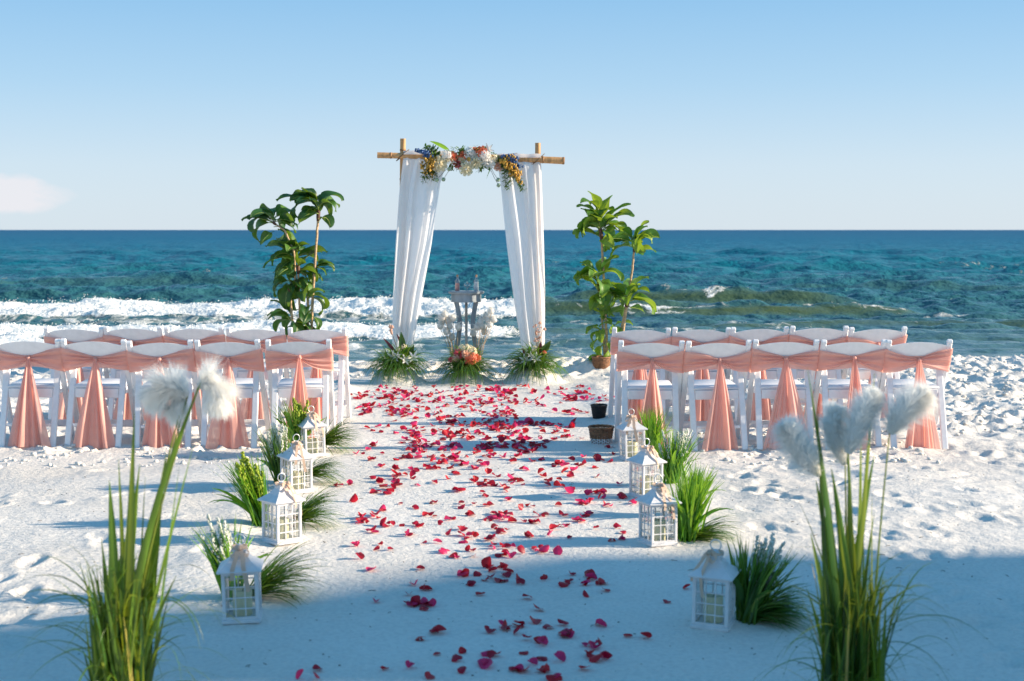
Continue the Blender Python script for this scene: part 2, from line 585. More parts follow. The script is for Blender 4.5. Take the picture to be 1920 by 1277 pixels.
# ------------------------------------------------------------------ mesh helpers
class MB:
    def __init__(self):
        self.v = []
        self.f = []
        self.t = []
        self.mi = []
        self.tint = .5
        self.cur = 0

    def add(self, vs, fs):
        o = len(self.v)
        self.v.extend([tuple(p) for p in vs])
        self.t.extend([self.tint] * len(vs))
        for f in fs:
            self.f.append(tuple(i + o for i in f))
            self.mi.append(self.cur)

    def box(self, c, s, rot=None, bev=0.0):
        x, y, z = s[0] / 2, s[1] / 2, s[2] / 2
        if bev <= 0:
            vs = [Vector((a * x, b * y, d * z)) for d in (-1, 1) for b in (-1, 1) for a in (-1, 1)]
            fs = [(0, 2, 3, 1), (4, 5, 7, 6), (0, 1, 5, 4), (2, 6, 7, 3), (0, 4, 6, 2), (1, 3, 7, 5)]
        else:
            e = bev
            prof = []
            for (a, b) in ((1, 1), (-1, 1), (-1, -1), (1, -1)):
                if a * b > 0:
                    prof += [(a * x, b * (y - e)), (a * (x - e), b * y)]
                else:
                    prof += [(a * (x - e), b * y), (a * x, b * (y - e))]
            vs = []
            for (zz, sc) in ((-z, e), (-z + e, 0), (z - e, 0), (z, e)):
                for (a, b) in prof:
                    vs.append(Vector((a - math.copysign(sc, a), b - math.copysign(sc, b), zz)))
            fs = []
            for k in range(3):
                for i in range(8):
                    j = (i + 1) % 8
                    fs.append((k * 8 + i, k * 8 + j, k * 8 + 8 + j, k * 8 + 8 + i))
            fs.append(tuple(reversed(range(8))))
            fs.append(tuple(range(24, 32)))
        if rot is not None:
            vs = [rot @ p for p in vs]
        c = Vector(c)
        self.add([p + c for p in vs], fs)

    def beam(self, a, b, wx, wy, bev=.003, up=Vector((1, 0, 0))):
        """rectangular bar from a to b; wx along 'up' axis hint"""
        a = Vector(a)
        b = Vector(b)
        d = (b - a)
        L = d.length
        z = d.normalized()
        x = (up - z * up.dot(z)).normalized()
        y = z.cross(x)
        rot = Matrix((x, y, z)).transposed()
        self.box((a + b) / 2, (wx, wy, L), rot, bev)

    def tube(self, pts, rad, n=8, cap=True):
        pts = [Vector(p) for p in pts]
        if not hasattr(rad, '__len__'):
            rad = [rad] * len(pts)
        vs = []
        fs = []
        ref = Vector((.3, .2, 1)).normalized()
        d0 = (pts[-1] - pts[0])
        if d0.length > 0 and abs(d0.normalized().dot(ref)) > .9:
            ref = Vector((1, .1, 0)).normalized()
        for i, p in enumerate(pts):
            d = (pts[min(i + 1, len(pts) - 1)] - pts[max(i - 1, 0)])
            d = d.normalized() if d.length > 1e-9 else Vector((0, 0, 1))
            x = ref - d * ref.dot(d)
            x = x.normalized() if x.length > 1e-6 else Vector((1, 0, 0))
            y = d.cross(x)
            for k in range(n):
                a = 2 * PI * k / n
                vs.append(p + (x * math.cos(a) + y * math.sin(a)) * rad[i])
        for i in range(len(pts) - 1):
            for k in range(n):
                j = (k + 1) % n
                fs.append((i * n + k, i * n + j, i * n + n + j, i * n + n + k))
        if cap:
            fs.append(tuple(reversed(range(n))))
            fs.append(tuple(range((len(pts) - 1) * n, len(pts) * n)))
        self.add(vs, fs)

    def lathe(self, prof, n=20, c=(0, 0, 0), sx=1, sy=1):
        vs = []
        fs = []
        for (r, z) in prof:
            for k in range(n):
                a = 2 * PI * k / n
                vs.append((c[0] + r * sx * math.cos(a), c[1] + r * sy * math.sin(a), c[2] + z))
        for i in range(len(prof) - 1):
            for k in range(n):
                j = (k + 1) % n
                fs.append((i * n + k, i * n + j, i * n + n + j, i * n + n + k))
        if prof[0][0] > 1e-5:
            fs.append(tuple(reversed(range(n))))
        if prof[-1][0] > 1e-5:
            fs.append(tuple(range((len(prof) - 1) * n, len(prof) * n)))
        self.add(vs, fs)

    def grid(self, fn, nu, nv):
        vs = [fn(i / nu, j / nv) for j in range(nv + 1) for i in range(nu + 1)]
        w = nu + 1
        fs = [(j * w + i, j * w + i + 1, (j + 1) * w + i + 1, (j + 1) * w + i) for j in range(nv) for i in range(nu)]
        self.add(vs, fs)

    def blade(self, base, d, L, w, droop=.8, segs=6, kind='grass', fold=.35, side=None, wob=0):
        p = Vector(base)
        d = Vector(d).normalized()
        if side is None:
            side = d.cross(Vector((random.gauss(0, .3), random.gauss(0, .3), 1)))
            if side.length < .05:
                side = Vector((1, 0, 0))
        side = side.normalized()
        vs = []
        for i in range(segs + 1):
            t = i / segs
            if kind == 'grass':
                ww = w * (.55 + .45 * min(1, t * 4)) * (1 - t ** 2.2) + w * .04
            elif kind == 'thin':
                ww = w * (1 - t * .85)
            else:
                ww = w * max(.05, math.sin(PI * min(1, t ** .75)) ** .8)
            nrm = side.cross(d).normalized()
            s2 = side
            vs.append(p - s2 * ww * .5 + nrm * fold * ww * .5)
            vs.append(p - nrm * 0)
            vs.append(p + s2 * ww * .5 + nrm * fold * ww * .5)
            p = p + d * (L / segs)
            d = (d + Vector((0, 0, -1)) * (droop * (.4 + 1.2 * t) / segs)).normalized()
            if wob:
                d = (d + side * random.gauss(0, wob)).normalized()
            side = (side - d * side.dot(d)).normalized()
        fs = []
        for i in range(segs):
            a = i * 3
            fs.append((a, a + 1, a + 4, a + 3))
            fs.append((a + 1, a + 2, a + 5, a + 4))
        self.add(vs, fs)
        return p

    def blob(self, c, r, n=6, m=4, sx=1, sy=1, sz=1, jit=0):
        vs = [Vector((0, 0, -r * sz))]
        for j in range(1, m):
            ph = -PI / 2 + PI * j / m
            for k in range(n):
                a = 2 * PI * k / n
                rr = r * (1 + random.uniform(-jit, jit))
                vs.append(Vector((rr * sx * math.cos(ph) * math.cos(a), rr * sy * math.cos(ph) * math.sin(a), rr * sz * math.sin(ph))))
        vs.append(Vector((0, 0, r * sz)))
        c = Vector(c)
        vs = [p + c for p in vs]
        fs = []
        for k in range(n):
            fs.append((0, 1 + (k + 1) % n, 1 + k))
        for j in range(m - 2):
            for k in range(n):
                a = 1 + j * n + k
                b = 1 + j * n + (k + 1) % n
                fs.append((a, b, b + n, a + n))
        e = 1 + (m - 2) * n
        for k in range(n):
            fs.append((e + k, e + (k + 1) % n, len(vs) - 1))
        self.add(vs, fs)

    def mesh(self, name, mats, smooth=True):
        me = bpy.data.meshes.new(name)
        me.from_pydata(self.v, [], self.f)
        if not isinstance(mats, (list, tuple)):
            mats = [mats]
        for m in mats:
            me.materials.append(m)
        if len(mats) > 1:
            me.polygons.foreach_set('material_index', self.mi)
        a = me.attributes.new('tint', 'FLOAT', 'POINT')
        a.data.foreach_set('value', self.t)
        if smooth:
            me.shade_smooth()
        me.update()
        return me

    def obj(self, name, mats, parent=None, smooth=True, loc=None, auto=None):
        me = self.mesh(name, mats, smooth)
        if auto:
            me.set_sharp_from_angle(angle=R(auto))
        return link(name, me, parent, loc)


def link(name, me, parent=None, loc=None):
    o = bpy.data.objects.new(name, me)
    COL.objects.link(o)
    if parent is not None:
        o.parent = parent
    if loc is not None:
        o.location = loc
    return o


def tag(o, label=None, cat=None, group=None, kind=None):
    if label:
        o['label'] = label
    if cat:
        o['category'] = cat
    if group:
        o['group'] = group
    if kind:
        o['kind'] = kind
    return o


def thing(name, label, cat, loc=(0, 0, 0), rz=0, group=None):
    o = link(name, None)
    o.location = loc
    o.rotation_euler = (0, 0, rz)
    o.empty_display_size = .1
    return tag(o, label, cat, group)


def copy_tree(o, parent=None):
    c = o.copy()
    COL.objects.link(c)
    if parent is not None:
        c.parent = parent
    for ch in o.children:
        copy_tree(ch, c)
    return c


def grid_mesh(name, X, Y, Z, mat, attrs=None):
    """rows x cols arrays -> smooth mesh"""
    nr, nc = X.shape
    co = np.stack([X, Y, Z], -1).reshape(-1, 3).astype(np.float32)
    i = np.arange(nr * nc).reshape(nr, nc)
    q = np.stack([i[:-1, :-1], i[:-1, 1:], i[1:, 1:], i[1:, :-1]], -1).reshape(-1, 4).astype(np.int32)
    me = bpy.data.meshes.new(name)
    me.vertices.add(len(co))
    me.vertices.foreach_set('co', co.ravel())
    me.loops.add(q.size)
    me.loops.foreach_set('vertex_index', q.ravel())
    me.polygons.add(len(q))
    me.polygons.foreach_set('loop_start', np.arange(0, q.size, 4, dtype=np.int32))
    me.update(calc_edges=True)
    me.materials.append(mat)
    for k, a in (attrs or {}).items():
        at = me.attributes.new(k, 'FLOAT', 'POINT')
        at.data.foreach_set('value', a.ravel().astype(np.float32))
    me.shade_smooth()
    return link(name, me)


# ------------------------------------------------------------------ the sand
def axis(dense0, dense1, step, grow, lo, hi):
    a = list(np.arange(dense0, dense1, step))
    s = step
    x = dense1
    while x < hi:
        a.append(x)
        s *= grow
        x += s
    a.append(hi)
    s = step
    x = dense0
    b = []
    while x > lo:
        s *= grow
        x -= s
        b.append(max(x, lo))
    return np.array(b[::-1] + a)


xs = np.concatenate([axis(-6.4, -2.6, .027, 1.25, -120, -2.61)[:-1], np.arange(-2.6, 2.6, .0185),
                     axis(2.6, 7.4, .025, 1.25, 2.59, 120)[1:]])
xs = np.unique(np.round(xs, 5))
ys = [-60, -40, -25, -15, -9, -5, -2, -.5, .5, 1.3, 2.0, 2.5, 2.9]
y = 3.2
while y < 19.2:
    ys.append(y)
    y += .0135 + .0016 * (y - 3.2)
ys += [19.6, 20.4, 22, 25, 32, 45]
ys = np.array(ys)
GXX, GYY = np.meshgrid(xs, ys)


def lane(X, c, w, s):
    return 1 - ss(w, w + s, np.abs(X - c))


AIS = lane(GXX, 0, .95, .35) * (1 - ss(14.3, 14.8, GYY))
rough_r = ss(1.0, 2.6, GXX + .10 * (GYY - 10)) * ss(9.2, 11.8, GYY)
rough_l = ss(1.3, 2.4, -GXX) * ss(9.6, 11.0, GYY) * .6
shore = ss(14.9, 15.8, GYY)
near_r = ss(.9, 1.8, GXX) * ss(5.8, 7.2, GYY)
seat_z = np.clip(ss(9.5, 10, GYY) * (1 - ss(12.6, 13.2, GYY)), 0, 1) * (1 - AIS)
rough = np.clip(rough_r * 1.0 + rough_l + shore * .75 + near_r * .2 + seat_z * .3, 0, 1.15) * (1 - AIS)
rough = rough + .06
H = fbm(GXX * .45, GYY * .45, 3, 1) * .028 * (1 - np.clip(AIS * .7 + seat_z * .75, 0, .85))
H += rough * (1 - np.abs(fbm(GXX * 1.7, GYY * 2.6, 4, 3, .55))) * .045
H += rough * fbm(GXX * 5.0, GYY * 7.0, 4, 5, .5) * .017
H += (1 - AIS) * fbm(GXX * 2.2 + 4, GYY * 2.2, 3, 2) * .006
H += AIS * (fbm(GXX * 1.1, GYY * 5.5, 3, 6) * .0045 + fbm(GXX * 9, GYY * 9, 3, 2) * .0012)
# low banks of sand pushed to each side of the aisle
for sx in (-1, 1):
    H += .022 * np.exp(-((GXX - sx * 1.22) / .16) ** 2) * (1 + .8 * pn(GXX * 3, GYY * 3, 4)) * (1 - ss(13.5, 14.5, GYY)) * ss(6, 7, GYY)


def stamp(cx, cy, rx, ry, ang, depth, rim=.35):
    R_ = max(rx, ry) * 2.2
    i0, i1 = np.searchsorted(ys, [cy - R_, cy + R_])
    j0, j1 = np.searchsorted(xs, [cx - R_, cx + R_])
    if i1 <= i0 or j1 <= j0:
        return
    dx = GXX[i0:i1, j0:j1] - cx
    dy = GYY[i0:i1, j0:j1] - cy
    ca, sa = math.cos(ang), math.sin(ang)
    u = (dx * ca + dy * sa) / rx
    v = (-dx * sa + dy * ca) / ry
    r = np.sqrt(u * u + v * v)
    H[i0:i1, j0:j1] += -depth * (1 - ss(.45, 1.05, r)) + depth * rim * np.exp(-((r - 1.25) / .28) ** 2)


rr = random.Random(3)
for k in range(620):
    cx, cy = rr.uniform(1.6, 7.2), rr.uniform(10.6, 16.4)
    if cx < 2.3 and cy < 13.2:
        continue
    stamp(cx, cy, rr.uniform(.07, .15), rr.uniform(.05, .09), rr.uniform(0, PI), rr.uniform(.012, .038), .55)
for k in range(130):
    stamp(rr.uniform(1.5, 4.3), rr.uniform(6.9, 9.9), rr.uniform(.09, .14), rr.uniform(.045, .07), rr.uniform(.6, 2.4), rr.uniform(.005, .017), .35)
for k in range(260):
    stamp(rr.uniform(-5.6, -1.3), rr.uniform(9.9, 15.5), rr.uniform(.08, .14), rr.uniform(.05, .08), rr.uniform(0, PI), rr.uniform(.01, .03), .6)
for k in range(70):
    stamp(rr.uniform(-4, -1.25), rr.uniform(4.9, 9.3), rr.uniform(.09, .15), rr.uniform(.05, .07), rr.uniform(.6, 2.4), rr.uniform(.006, .018), .45)
for k in range(30):
    stamp(rr.uniform(1.3, 2.6), rr.uniform(4.9, 6.9), rr.uniform(.09, .15), rr.uniform(.05, .07), rr.uniform(.6, 2.4), rr.uniform(.006, .018), .45)
for k in range(160):
    stamp(rr.uniform(-5.5, 7), rr.uniform(14.9, 17.2), rr.uniform(.08, .2), rr.uniform(.05, .09), rr.uniform(0, PI), rr.uniform(.01, .03), .8)

# mounds that hold up the plants by the arch
MOUNDS = [(AT(745, 700, 14.45).x, 14.45, .30, .13), (AT(873, 700, 14.5).x, 14.5, .30, .10), (AT(1000, 700, 14.45).x, 14.45, .33, .14),
          (AT(1130, 700, 15.3).x, 15.3, .30, .09), (AT(567, 700, 15.3).x, 15.3, .30, .09)]
MOUNDS += [(G(x_, y_).x, G(x_, y_).y + .07, .15, .016) for x_, y_ in ((450, 1166), (525, 1019), (553, 922), (584, 857), (1343, 1177), (1237, 1022), (1214, 933), (1188, 862))]
for (mx, my, mr_, mh) in MOUNDS:
    d = np.sqrt((GXX - mx) ** 2 + (GYY - my) ** 2) / mr_
    H += mh * (1 - ss(.35, 1.15, d)) * (1 + .35 * pn(GXX * 14, GYY * 14, 2))
# the beach drops to the water
H -= .34 * ss(15.9, 19.6, GYY) + .9 * ss(19, 30, GYY)
H += .03 * np.exp(-((GYY - 15.9) / .45) ** 2)
edge = 1 - ss(5.5, 9.5, np.abs(GXX)) * .0
rake = np.clip(ss(.9, 1.5, -GXX) * (1 - ss(9.4, 9.9, GYY)) + .22 * AIS + .15 * ss(1.2, 2.5, GXX) * (1 - ss(8, 10, GYY)), 0, 1)
rake = rake * (.35 + .65 * ss(-.15, .35, pn(GXX * .7, GYY * .7, 5)))
wet = ss(-.015, -.10, H) * ss(15.9, 16.6, GYY)
sand_o = grid_mesh('sand', GXX, GYY, H, M['sand'], {'wet': wet, 'rake': rake})
tag(sand_o, kind='structure')


def gz(x, y):
    j = int(np.clip(np.searchsorted(xs, x) - 1, 0, len(xs) - 2))
    i = int(np.clip(np.searchsorted(ys, y) - 1, 0, len(ys) - 2))
    u = (x - xs[j]) / (xs[j + 1] - xs[j])
    v = (y - ys[i]) / (ys[i + 1] - ys[i])
    return float((H[i, j] * (1 - u) + H[i, j + 1] * u) * (1 - v) + (H[i + 1, j] * (1 - u) + H[i + 1, j + 1] * u) * v)


def GG(px, py):
    """where the ray through a reference pixel meets the sand"""
    p = G(px, py)
    for _ in range(3):
        z = gz(p.x, p.y)
        p = G(px, py, z)
    return p


# loose clods of sand on the trodden ground
mb = MB()
for k in range(1900):
    if rr.random() < .62:
        x, y = rr.uniform(1.6, 7), rr.uniform(10.4, 16.2)
    elif rr.random() < .5:
        x, y = rr.uniform(-5.5, 6.5), rr.uniform(14.4, 16.2)
    else:
        x, y = rr.choice((-1, 1)) * rr.uniform(1.2, 3.2), rr.uniform(9.3, 10.6)
    if abs(x) < 1 and y < 14.4:
        continue
    r_ = rr.uniform(.006, .022)
    mb.blob((x, y, gz(x, y) + r_ * .3), r_, 5, 4, rr.uniform(.8, 1.5), rr.uniform(.8, 1.3), rr.uniform(.5, .8), .25)
o = mb.obj('sand_clods', M['sand'])
tag(o, 'small loose clods of white sand strewn over the trodden beach', 'sand clods', kind='stuff')

# ------------------------------------------------------------------ the sea
SEA_Z = -.12
yr = list(np.arange(15.9, 34, .062))
y = 34.0
st = .062
while y < 30000:
    yr.append(y)
    st = min(st * 1.03, y * (.0085 if y < 350 else .02))
    y += st
yr = np.array(yr)
NC = 500
u = np.linspace(-1, 1, NC)
sc_ = .50 * yr + 1.5
SX = sc_[:, None] * (np.sinh(3.2 * u) / 3.2)[None, :]
SY = np.repeat(yr[:, None], NC, 1)
Z = np.zeros_like(SX)
foam = np.zeros_like(SX)
face = np.zeros_like(SX)
# wind sea, fading into the material's relief with distance
rw = random.Random(5)
for k in range(64):
    lam = .5 * (1.16 ** (k * .40)) * rw.uniform(.8, 1.2)
    a = rw.gauss(0, .72)
    kx, ky = math.sin(a) * 2 * PI / lam, math.cos(a) * 2 * PI / lam
    amp = .0165 * lam if lam < 2.2 else .030 * (2.2 / lam) ** .7
    res = np.maximum(sc_ * 2 * 1.0 / NC * 1.6, np.gradient(yr))[:, None]
    fade = np.clip((lam / res - 1.7) / 2, 0, 1) * (np.clip((SY - 15.5) / 12, .3, 1) if lam < 1.3 else np.clip((SY - 18) / 30, .10, 1))
    ph = kx * SX + ky * SY + rw.uniform(0, 6.28) + 1.3 * pn(SX / (lam * 4), SY / (lam * 4), k % 7)
    sh = np.sin(ph)
    Z += amp * fade * (sh + .35 * np.sin(2 * ph + 1.57))


ZC = Z.copy()
Z *= 0


def swell(y0, amp, w, x0=-1e6, x1=1e6, soft=3.0, wav=.5, seed=0, green=1.0, brk=0.0, tilt=0.0):
    """one wave running to the beach: steep near face, long back"""
    global Z, foam, face
    cy = y0 + wav * pn(SX * .16, SX * 0 + seed * 3.7, seed) * 2 + tilt * SX
    d = SY - cy
    m = ss(x0 - soft, x0 + soft, SX) * (1 - ss(x1 - soft, x1 + soft, SX))
    m = m * (.85 + .3 * pn(SX * .25, SX * 0 + seed, seed + 1))
    prof = np.where(d < 0, np.exp(-(d / (w * .38)) ** 2), np.exp(-(d / (w * 1.1)) ** 2))
    Z += amp * prof * m
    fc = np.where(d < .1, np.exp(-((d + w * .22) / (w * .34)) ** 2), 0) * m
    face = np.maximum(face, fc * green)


def breaker(y0, amp, w, x0, x1, run, wav=.5, seed=0, hgt=.12, tilt=0.0, soft=.8, den=1.25):
    """a broken stretch: tumbling white water in front of the crest and washed foam before it"""
    global Z, foam
    cy = y0 + wav * pn(SX * .16, SX * 0 + seed * 3.7, seed) * 2 + tilt * SX
    d = SY - cy
    m = ss(x0 - soft, x0 + soft, SX) * (1 - ss(x1 - soft, x1 + soft, SX))
    rag = .28 * fbm(SX * .9, SX * 0 + 3.3, 3, seed + 2)
    body = ss(-run * 1.15, -run * .75, d + rag) * (1 - ss(.05, .35, d + rag * .5))
    bump = np.abs(fbm(SX * 1.6, SY * 1.9, 4, seed + 1, .62))
    bump2 = np.abs(fbm(SX * 4.5, SY * 5.5, 3, seed + 3, .6))
    Z += m * body * (hgt * .55 + hgt * 1.1 * (.9 - bump) + hgt * .5 * bump2) * (.75 + .6 * pn(SX * .45, SX * 0 + 9.1, seed))
    foam = np.maximum(foam, m * body * den)
    wash = ss(-run * 2.7, -run * .9, d + rag * 2) * (1 - ss(0, .3, d))
    foam = np.maximum(foam, m * wash * .42)


swell(28.3, .20, 1.5, seed=1, wav=.30, green=.8, x1=4.5, soft=2)
breaker(28.2, .3, 1.5, -40, 1.0, 1.25, wav=.30, seed=1, hgt=.095)
swell(30.8, .44, 1.1, x0=2.0, x1=8.0, seed=2, wav=.22, soft=1.0)
swell(27.6, .20, .9, x0=1.2, x1=9, seed=7, wav=.3, soft=1.0)
breaker(30.95, .2, .5, 4.0, 6.6, .14, wav=.22, seed=2, hgt=.0, soft=1.2, den=.46)
breaker(27.6, .2, .5, 2.6, 4.9, .16, wav=.3, seed=7, hgt=.015, soft=.9, den=.58)
breaker(27.6, .2, .5, 7.4, 8.6, .14, wav=.3, seed=7, hgt=.015, soft=.6, den=.55)
swell(22.9, .11, 1.2, x1=2.0, seed=3, wav=.30, green=.9, soft=.8)
breaker(22.8, .2, 1.1, -40, .55, 1.0, wav=.30, seed=3, hgt=.07)
breaker(21.3, .1, 1.0, -40, -2.6, 1.2, wav=.30, seed=5, hgt=.05, soft=1.2)
swell(24.6, .10, .8, x0=3.2, seed=4, wav=.4, soft=1.5)
swell(21.4, .07, .9, x0=0, seed=6, wav=.4, soft=2, green=.3)
swell(35.0, .26, 1.6, seed=7, wav=.5, x1=-2.5, soft=1.5, green=.15)
swell(41.0, .34, 1.8, seed=6, wav=.5, x1=-4.5, soft=2, green=.35)
swell(38.5, .28, 1.6, seed=8, wav=.6, x0=8.5, soft=1.5, green=.35)
swell(46, .20, 2.2, seed=2, wav=1.2, green=.1)
swell(57, .24, 2.6, seed=5, wav=1.5, green=.1)
swell(73, .26, 3, seed=6, wav=2.0, green=.05)
swell(95, .30, 4, seed=3, wav=3.0, green=.05)
# foam flecks on the unbroken crest on the right, and the wash at the water's edge
for (fx, fw, fy) in ((7.8, 1.3, 30.2), (3.4, 1.0, 27.1), (9.4, 1.2, 26.9)):
    foam = np.maximum(foam, .5 * np.exp(-((SX - fx) / fw) ** 2 - ((SY - fy) / .16) ** 2))
lace = ss(-.05, .5, fbm(SX * .35, SY * .6, 3, 6))
foam = np.maximum(foam, .33 * lace * (1 - ss(24, 32, SY)))
foam = np.maximum(foam, .42 * ss(-.25, .3, fbm(SX * .3, SY * .4, 3, 7)) * (1 - ss(-1.5, 1.5, SX)) * (1 - ss(26.5, 27.5, SY)) * ss(17, 19, SY))
shore_w = np.exp(-((SY - 17.35 - .25 * pn(SX * .5, SX * 0, 3)) / .28) ** 2)
foam = np.maximum(foam, shore_w * .8)
foam = np.maximum(foam, .5 * ss(.35, .8, fbm(SX * .12, SY * .16, 2, 2)) * (1 - ss(60, 90, SY)) * ss(30, 36, SY) * .5)
Z += ZC * (1 - .8 * np.clip(face * 1.2, 0, 1)) * (1 - .4 * np.clip(foam, 0, 1))
Z *= .35 + .65 * ss(17, 21, SY)
Z *= 1 - ss(600, 1500, SY)
sea_o = grid_mesh('sea', SX, SY, Z + SEA_Z, M['sea'], {'foam': foam, 'face': face})
tag(sea_o, kind='structure')


def sea_z(x, y):
    i = int(np.clip(np.searchsorted(yr, y), 1, len(yr) - 1))
    row = SX[i]
    return float(np.interp(x, row, Z[i])) + SEA_Z


# spray thrown up along the two breaking crests
mb = MB()
rs = random.Random(8)
cxs = np.linspace(-14, 4, 400)


def crest_y(x, y0, wav, seed):
    return y0 + wav * 2 * float(pn(np.array([x * .16]), np.array([seed * 3.7]), seed)[0])


for (y0, wav, seed, xa, xb, n_, hh, run) in ((28.2, .30, 1, -13, 1.3, 3600, .085, 1.2), (22.8, .30, 3, -10, .8, 2600, .055, 1.0)):
    for k in range(n_):
        x = rs.uniform(xa, xb)
        cy = crest_y(x, y0, wav, seed)
        gust = float(pn(np.array([x * 1.1]), np.array([2.2]), seed)[0])
        y = cy + rs.uniform(-run, .15)
        z = sea_z(x, y)
        up = abs(rs.gauss(0, 1)) * hh * (.25 + max(0, gust) * 1.3) * (1 if y > cy - run * .5 else .4)
        r_ = rs.uniform(.004, .012) * (1 - min(.7, up / .3))
        mb.blob((x, y, z + up), r_, 5, 3, rs.uniform(.8, 1.8), 1, rs.uniform(.7, 1.2), .3)
o = mb.obj('wave_spray', M['foam'])
tag(o, 'white spray and foam lumps thrown up along the breaking waves', 'spray', kind='stuff')


# ------------------------------------------------------------------ unseen building off to the right, its outline shaped to shade the near sand
def building():
    t = math.tan(SUN_EL)
    ta = math.tan(SUN_AZ)
    X0 = 31.0

    def hgt(xs_):           # height at X0 whose shadow tip falls at ground X = xs_
        return (X0 - xs_) / math.cos(SUN_AZ) * t

    def yb(xs_, ys_):
        return ys_ - (X0 - xs_) * ta
    root = thing('unseen_shade_building', 'unseen pale building right of the frame, its stepped roof shaped to shade the sand', 'building', (X0, 0, 0))
    # roof outline shaped for its shadow, notched low to keep the reeds lit: (ground X of the shadow tip, ground Y)
    line = [(.25, 6.68), (-1.1, 5.85), (-2.2, 5.55), (-6.0, 5.5), (-6.0, 4.74), (.05, 4.69), (.05, -14)]
    prof = [(yb(*line[0]), 0)] + [(yb(*p), hgt(p[0])) for p in line] + [(yb(*line[-1]), 0)]
    n = len(prof)
    vs = [(0, p[0], p[1]) for p in prof] + [(11, p[0], p[1]) for p in prof]
    mb = MB()
    mb.add(vs, [tuple(range(n)), tuple(reversed(range(n, 2 * n))), (0, n, n + 1, 1), (n - 2, 2 * n - 2, 2 * n - 1, n - 1)])
    mb.obj('wall', M['plaster'], root, smooth=False)
    mb = MB()
    mb.add([vs[i] for i in range(1, n - 1)] + [vs[n + i] for i in range(1, n - 1)], [(i, i + 1, n - 2 + i + 1, n - 2 + i) for i in range(n - 3)])
    mb.obj('roof', M['roof'], root, smooth=False)
    y2 = yb(.05, 4.6)
    for fl in range(3):
        for c in range(5):
            mb = MB()
            mb.box((-.03, y2 - 2.4 - c * 4.2, 2.0 + fl * 3.3), (.1, 1.6, 1.7))
            w = mb.obj('window', M['resin'], root, smooth=False)
            mb = MB()
            mb.box((-.06, y2 - 2.4 - c * 4.2, 2.0 + fl * 3.3), (.1, 1.4, 1.5))
            mb.obj('pane', M['window_dark'], w, smooth=False)


building()


# ------------------------------------------------------------------ chairs
def post_y(z):
    return -.17 + .39 * (.77 - z) / .77


def sash_meshes(seed):
    q = random.Random(seed)
    ph = q.uniform(0, 6)
    # band: a flat wrap behind, and two gathered wings pulled to the knot
    mb = MB()

    def back(u, v):
        a = (u * 2 - 1)
        z = .568 + .085 * v + .004 * math.sin(a * 5 + ph)
        zz = z + abs(a) ** 2 * (v - .5) * .05
        yy = post_y(z) - .020 - .018 * (1 - a * a) + .0015 * math.sin(v * 20 + a * 3)
        return (a * .225, yy, zz)
    mb.grid(back, 20, 8)
    zk = .636 + q.uniform(-.012, .010)
    xk = q.uniform(-.012, .012)
    nf = 34

    def wing(sgn):
        def f(u, v):
            a = u * 1.18
            r = min(a, 1.0)
            hh = .011 + (.071 + .008 * math.sin(ph + sgn)) * r ** .85
            cz = zk + (.622 - zk) * r + .010 * math.sin(PI * r) * sgn * math.sin(ph)
            sag = -.012 * math.sin(PI * r) * (1 - v)
            z = cz + (v * 2 - 1) * hh + sag
            x = xk + sgn * r * (.236 - xk * sgn)
            pl = math.sin(v * 21 + ph + 2.0 * math.sin(v * 5 + ph)) * .0085 * (.25 + .75 * math.sin(PI * min(1, r * .9 + .08)))
            pl += math.sin(v * 43 + ph * 2) * .0012
            yy = post_y(.64 + (z - .64) * r) - .034 - .018 * (1 - r * r) * .7 + pl + .006 * (1 - r) * 0
            if a > 1.0:
                e = (a - 1) / .18
                yy = yy + .062 * e
                x = sgn * (.236 + .004 * math.sin(e * PI))
            return (x, yy, z)
        return f
    mb.grid(wing(1), 22, nf)
    mb.grid(wing(-1), 22, nf)
    band = mb.mesh('sash', M['sash'])
    yk = post_y(zk) - .052
    mb = MB()
    mb.blob((xk, yk - .004, zk), .017, 10, 8, .9, .7, 1.15, .08)
    mb.tube([(xk - .014, yk, zk + .008), (xk, yk - .016, zk + .002), (xk + .014, yk, zk - .006)], [.006, .008, .006], 6)
    knot = mb.mesh('knot', M['sash'])
    mb = MB()
    wid = q.uniform(.100, .150)
    lean = q.uniform(-.05, .05)
    k1, k2, k3 = q.uniform(4, 6), q.uniform(9, 12), q.uniform(15, 19)
    p1, p2, p3 = q.uniform(0, 6), q.uniform(0, 6), q.uniform(0, 6)
    split = q.uniform(-.25, .25)

    def layer(off, wsc, ln):
        def f(u, v):
            a = u * 2 - 1
            t = v ** .92
            w = (.010 + wid * wsc * (t ** 1.05))
            x = xk + a * w + lean * t * ln
            am = .004 + .026 * min(1, t * 1.4)
            pl = am * (.5 * math.sin(a * k1 + p1) + .35 * math.sin(a * k2 + p2) + .22 * math.sin(a * k3 + p3))
            # a deeper fold running from the knot
            pl += -.018 * t * math.exp(-((a - split) / .12) ** 2)
            x += .006 * t * math.sin(a * k2 + p2 + 1.2)
            y = yk - .012 - .055 * t + pl + off - .02 * math.sin(PI * t) * .5
            z = zk - (zk - .004 - .010 * (math.sin(a * 3 + p2) * .5 + .5)) * v
            return (x, y, z)
        return f
    mb.grid(layer(0, 1.0, 1.0), 64, 26)
    mb.grid(layer(.022, .78, -1.2), 48, 22)
    tail = mb.mesh('sash_tail', M['sash'])
    return band, knot, tail


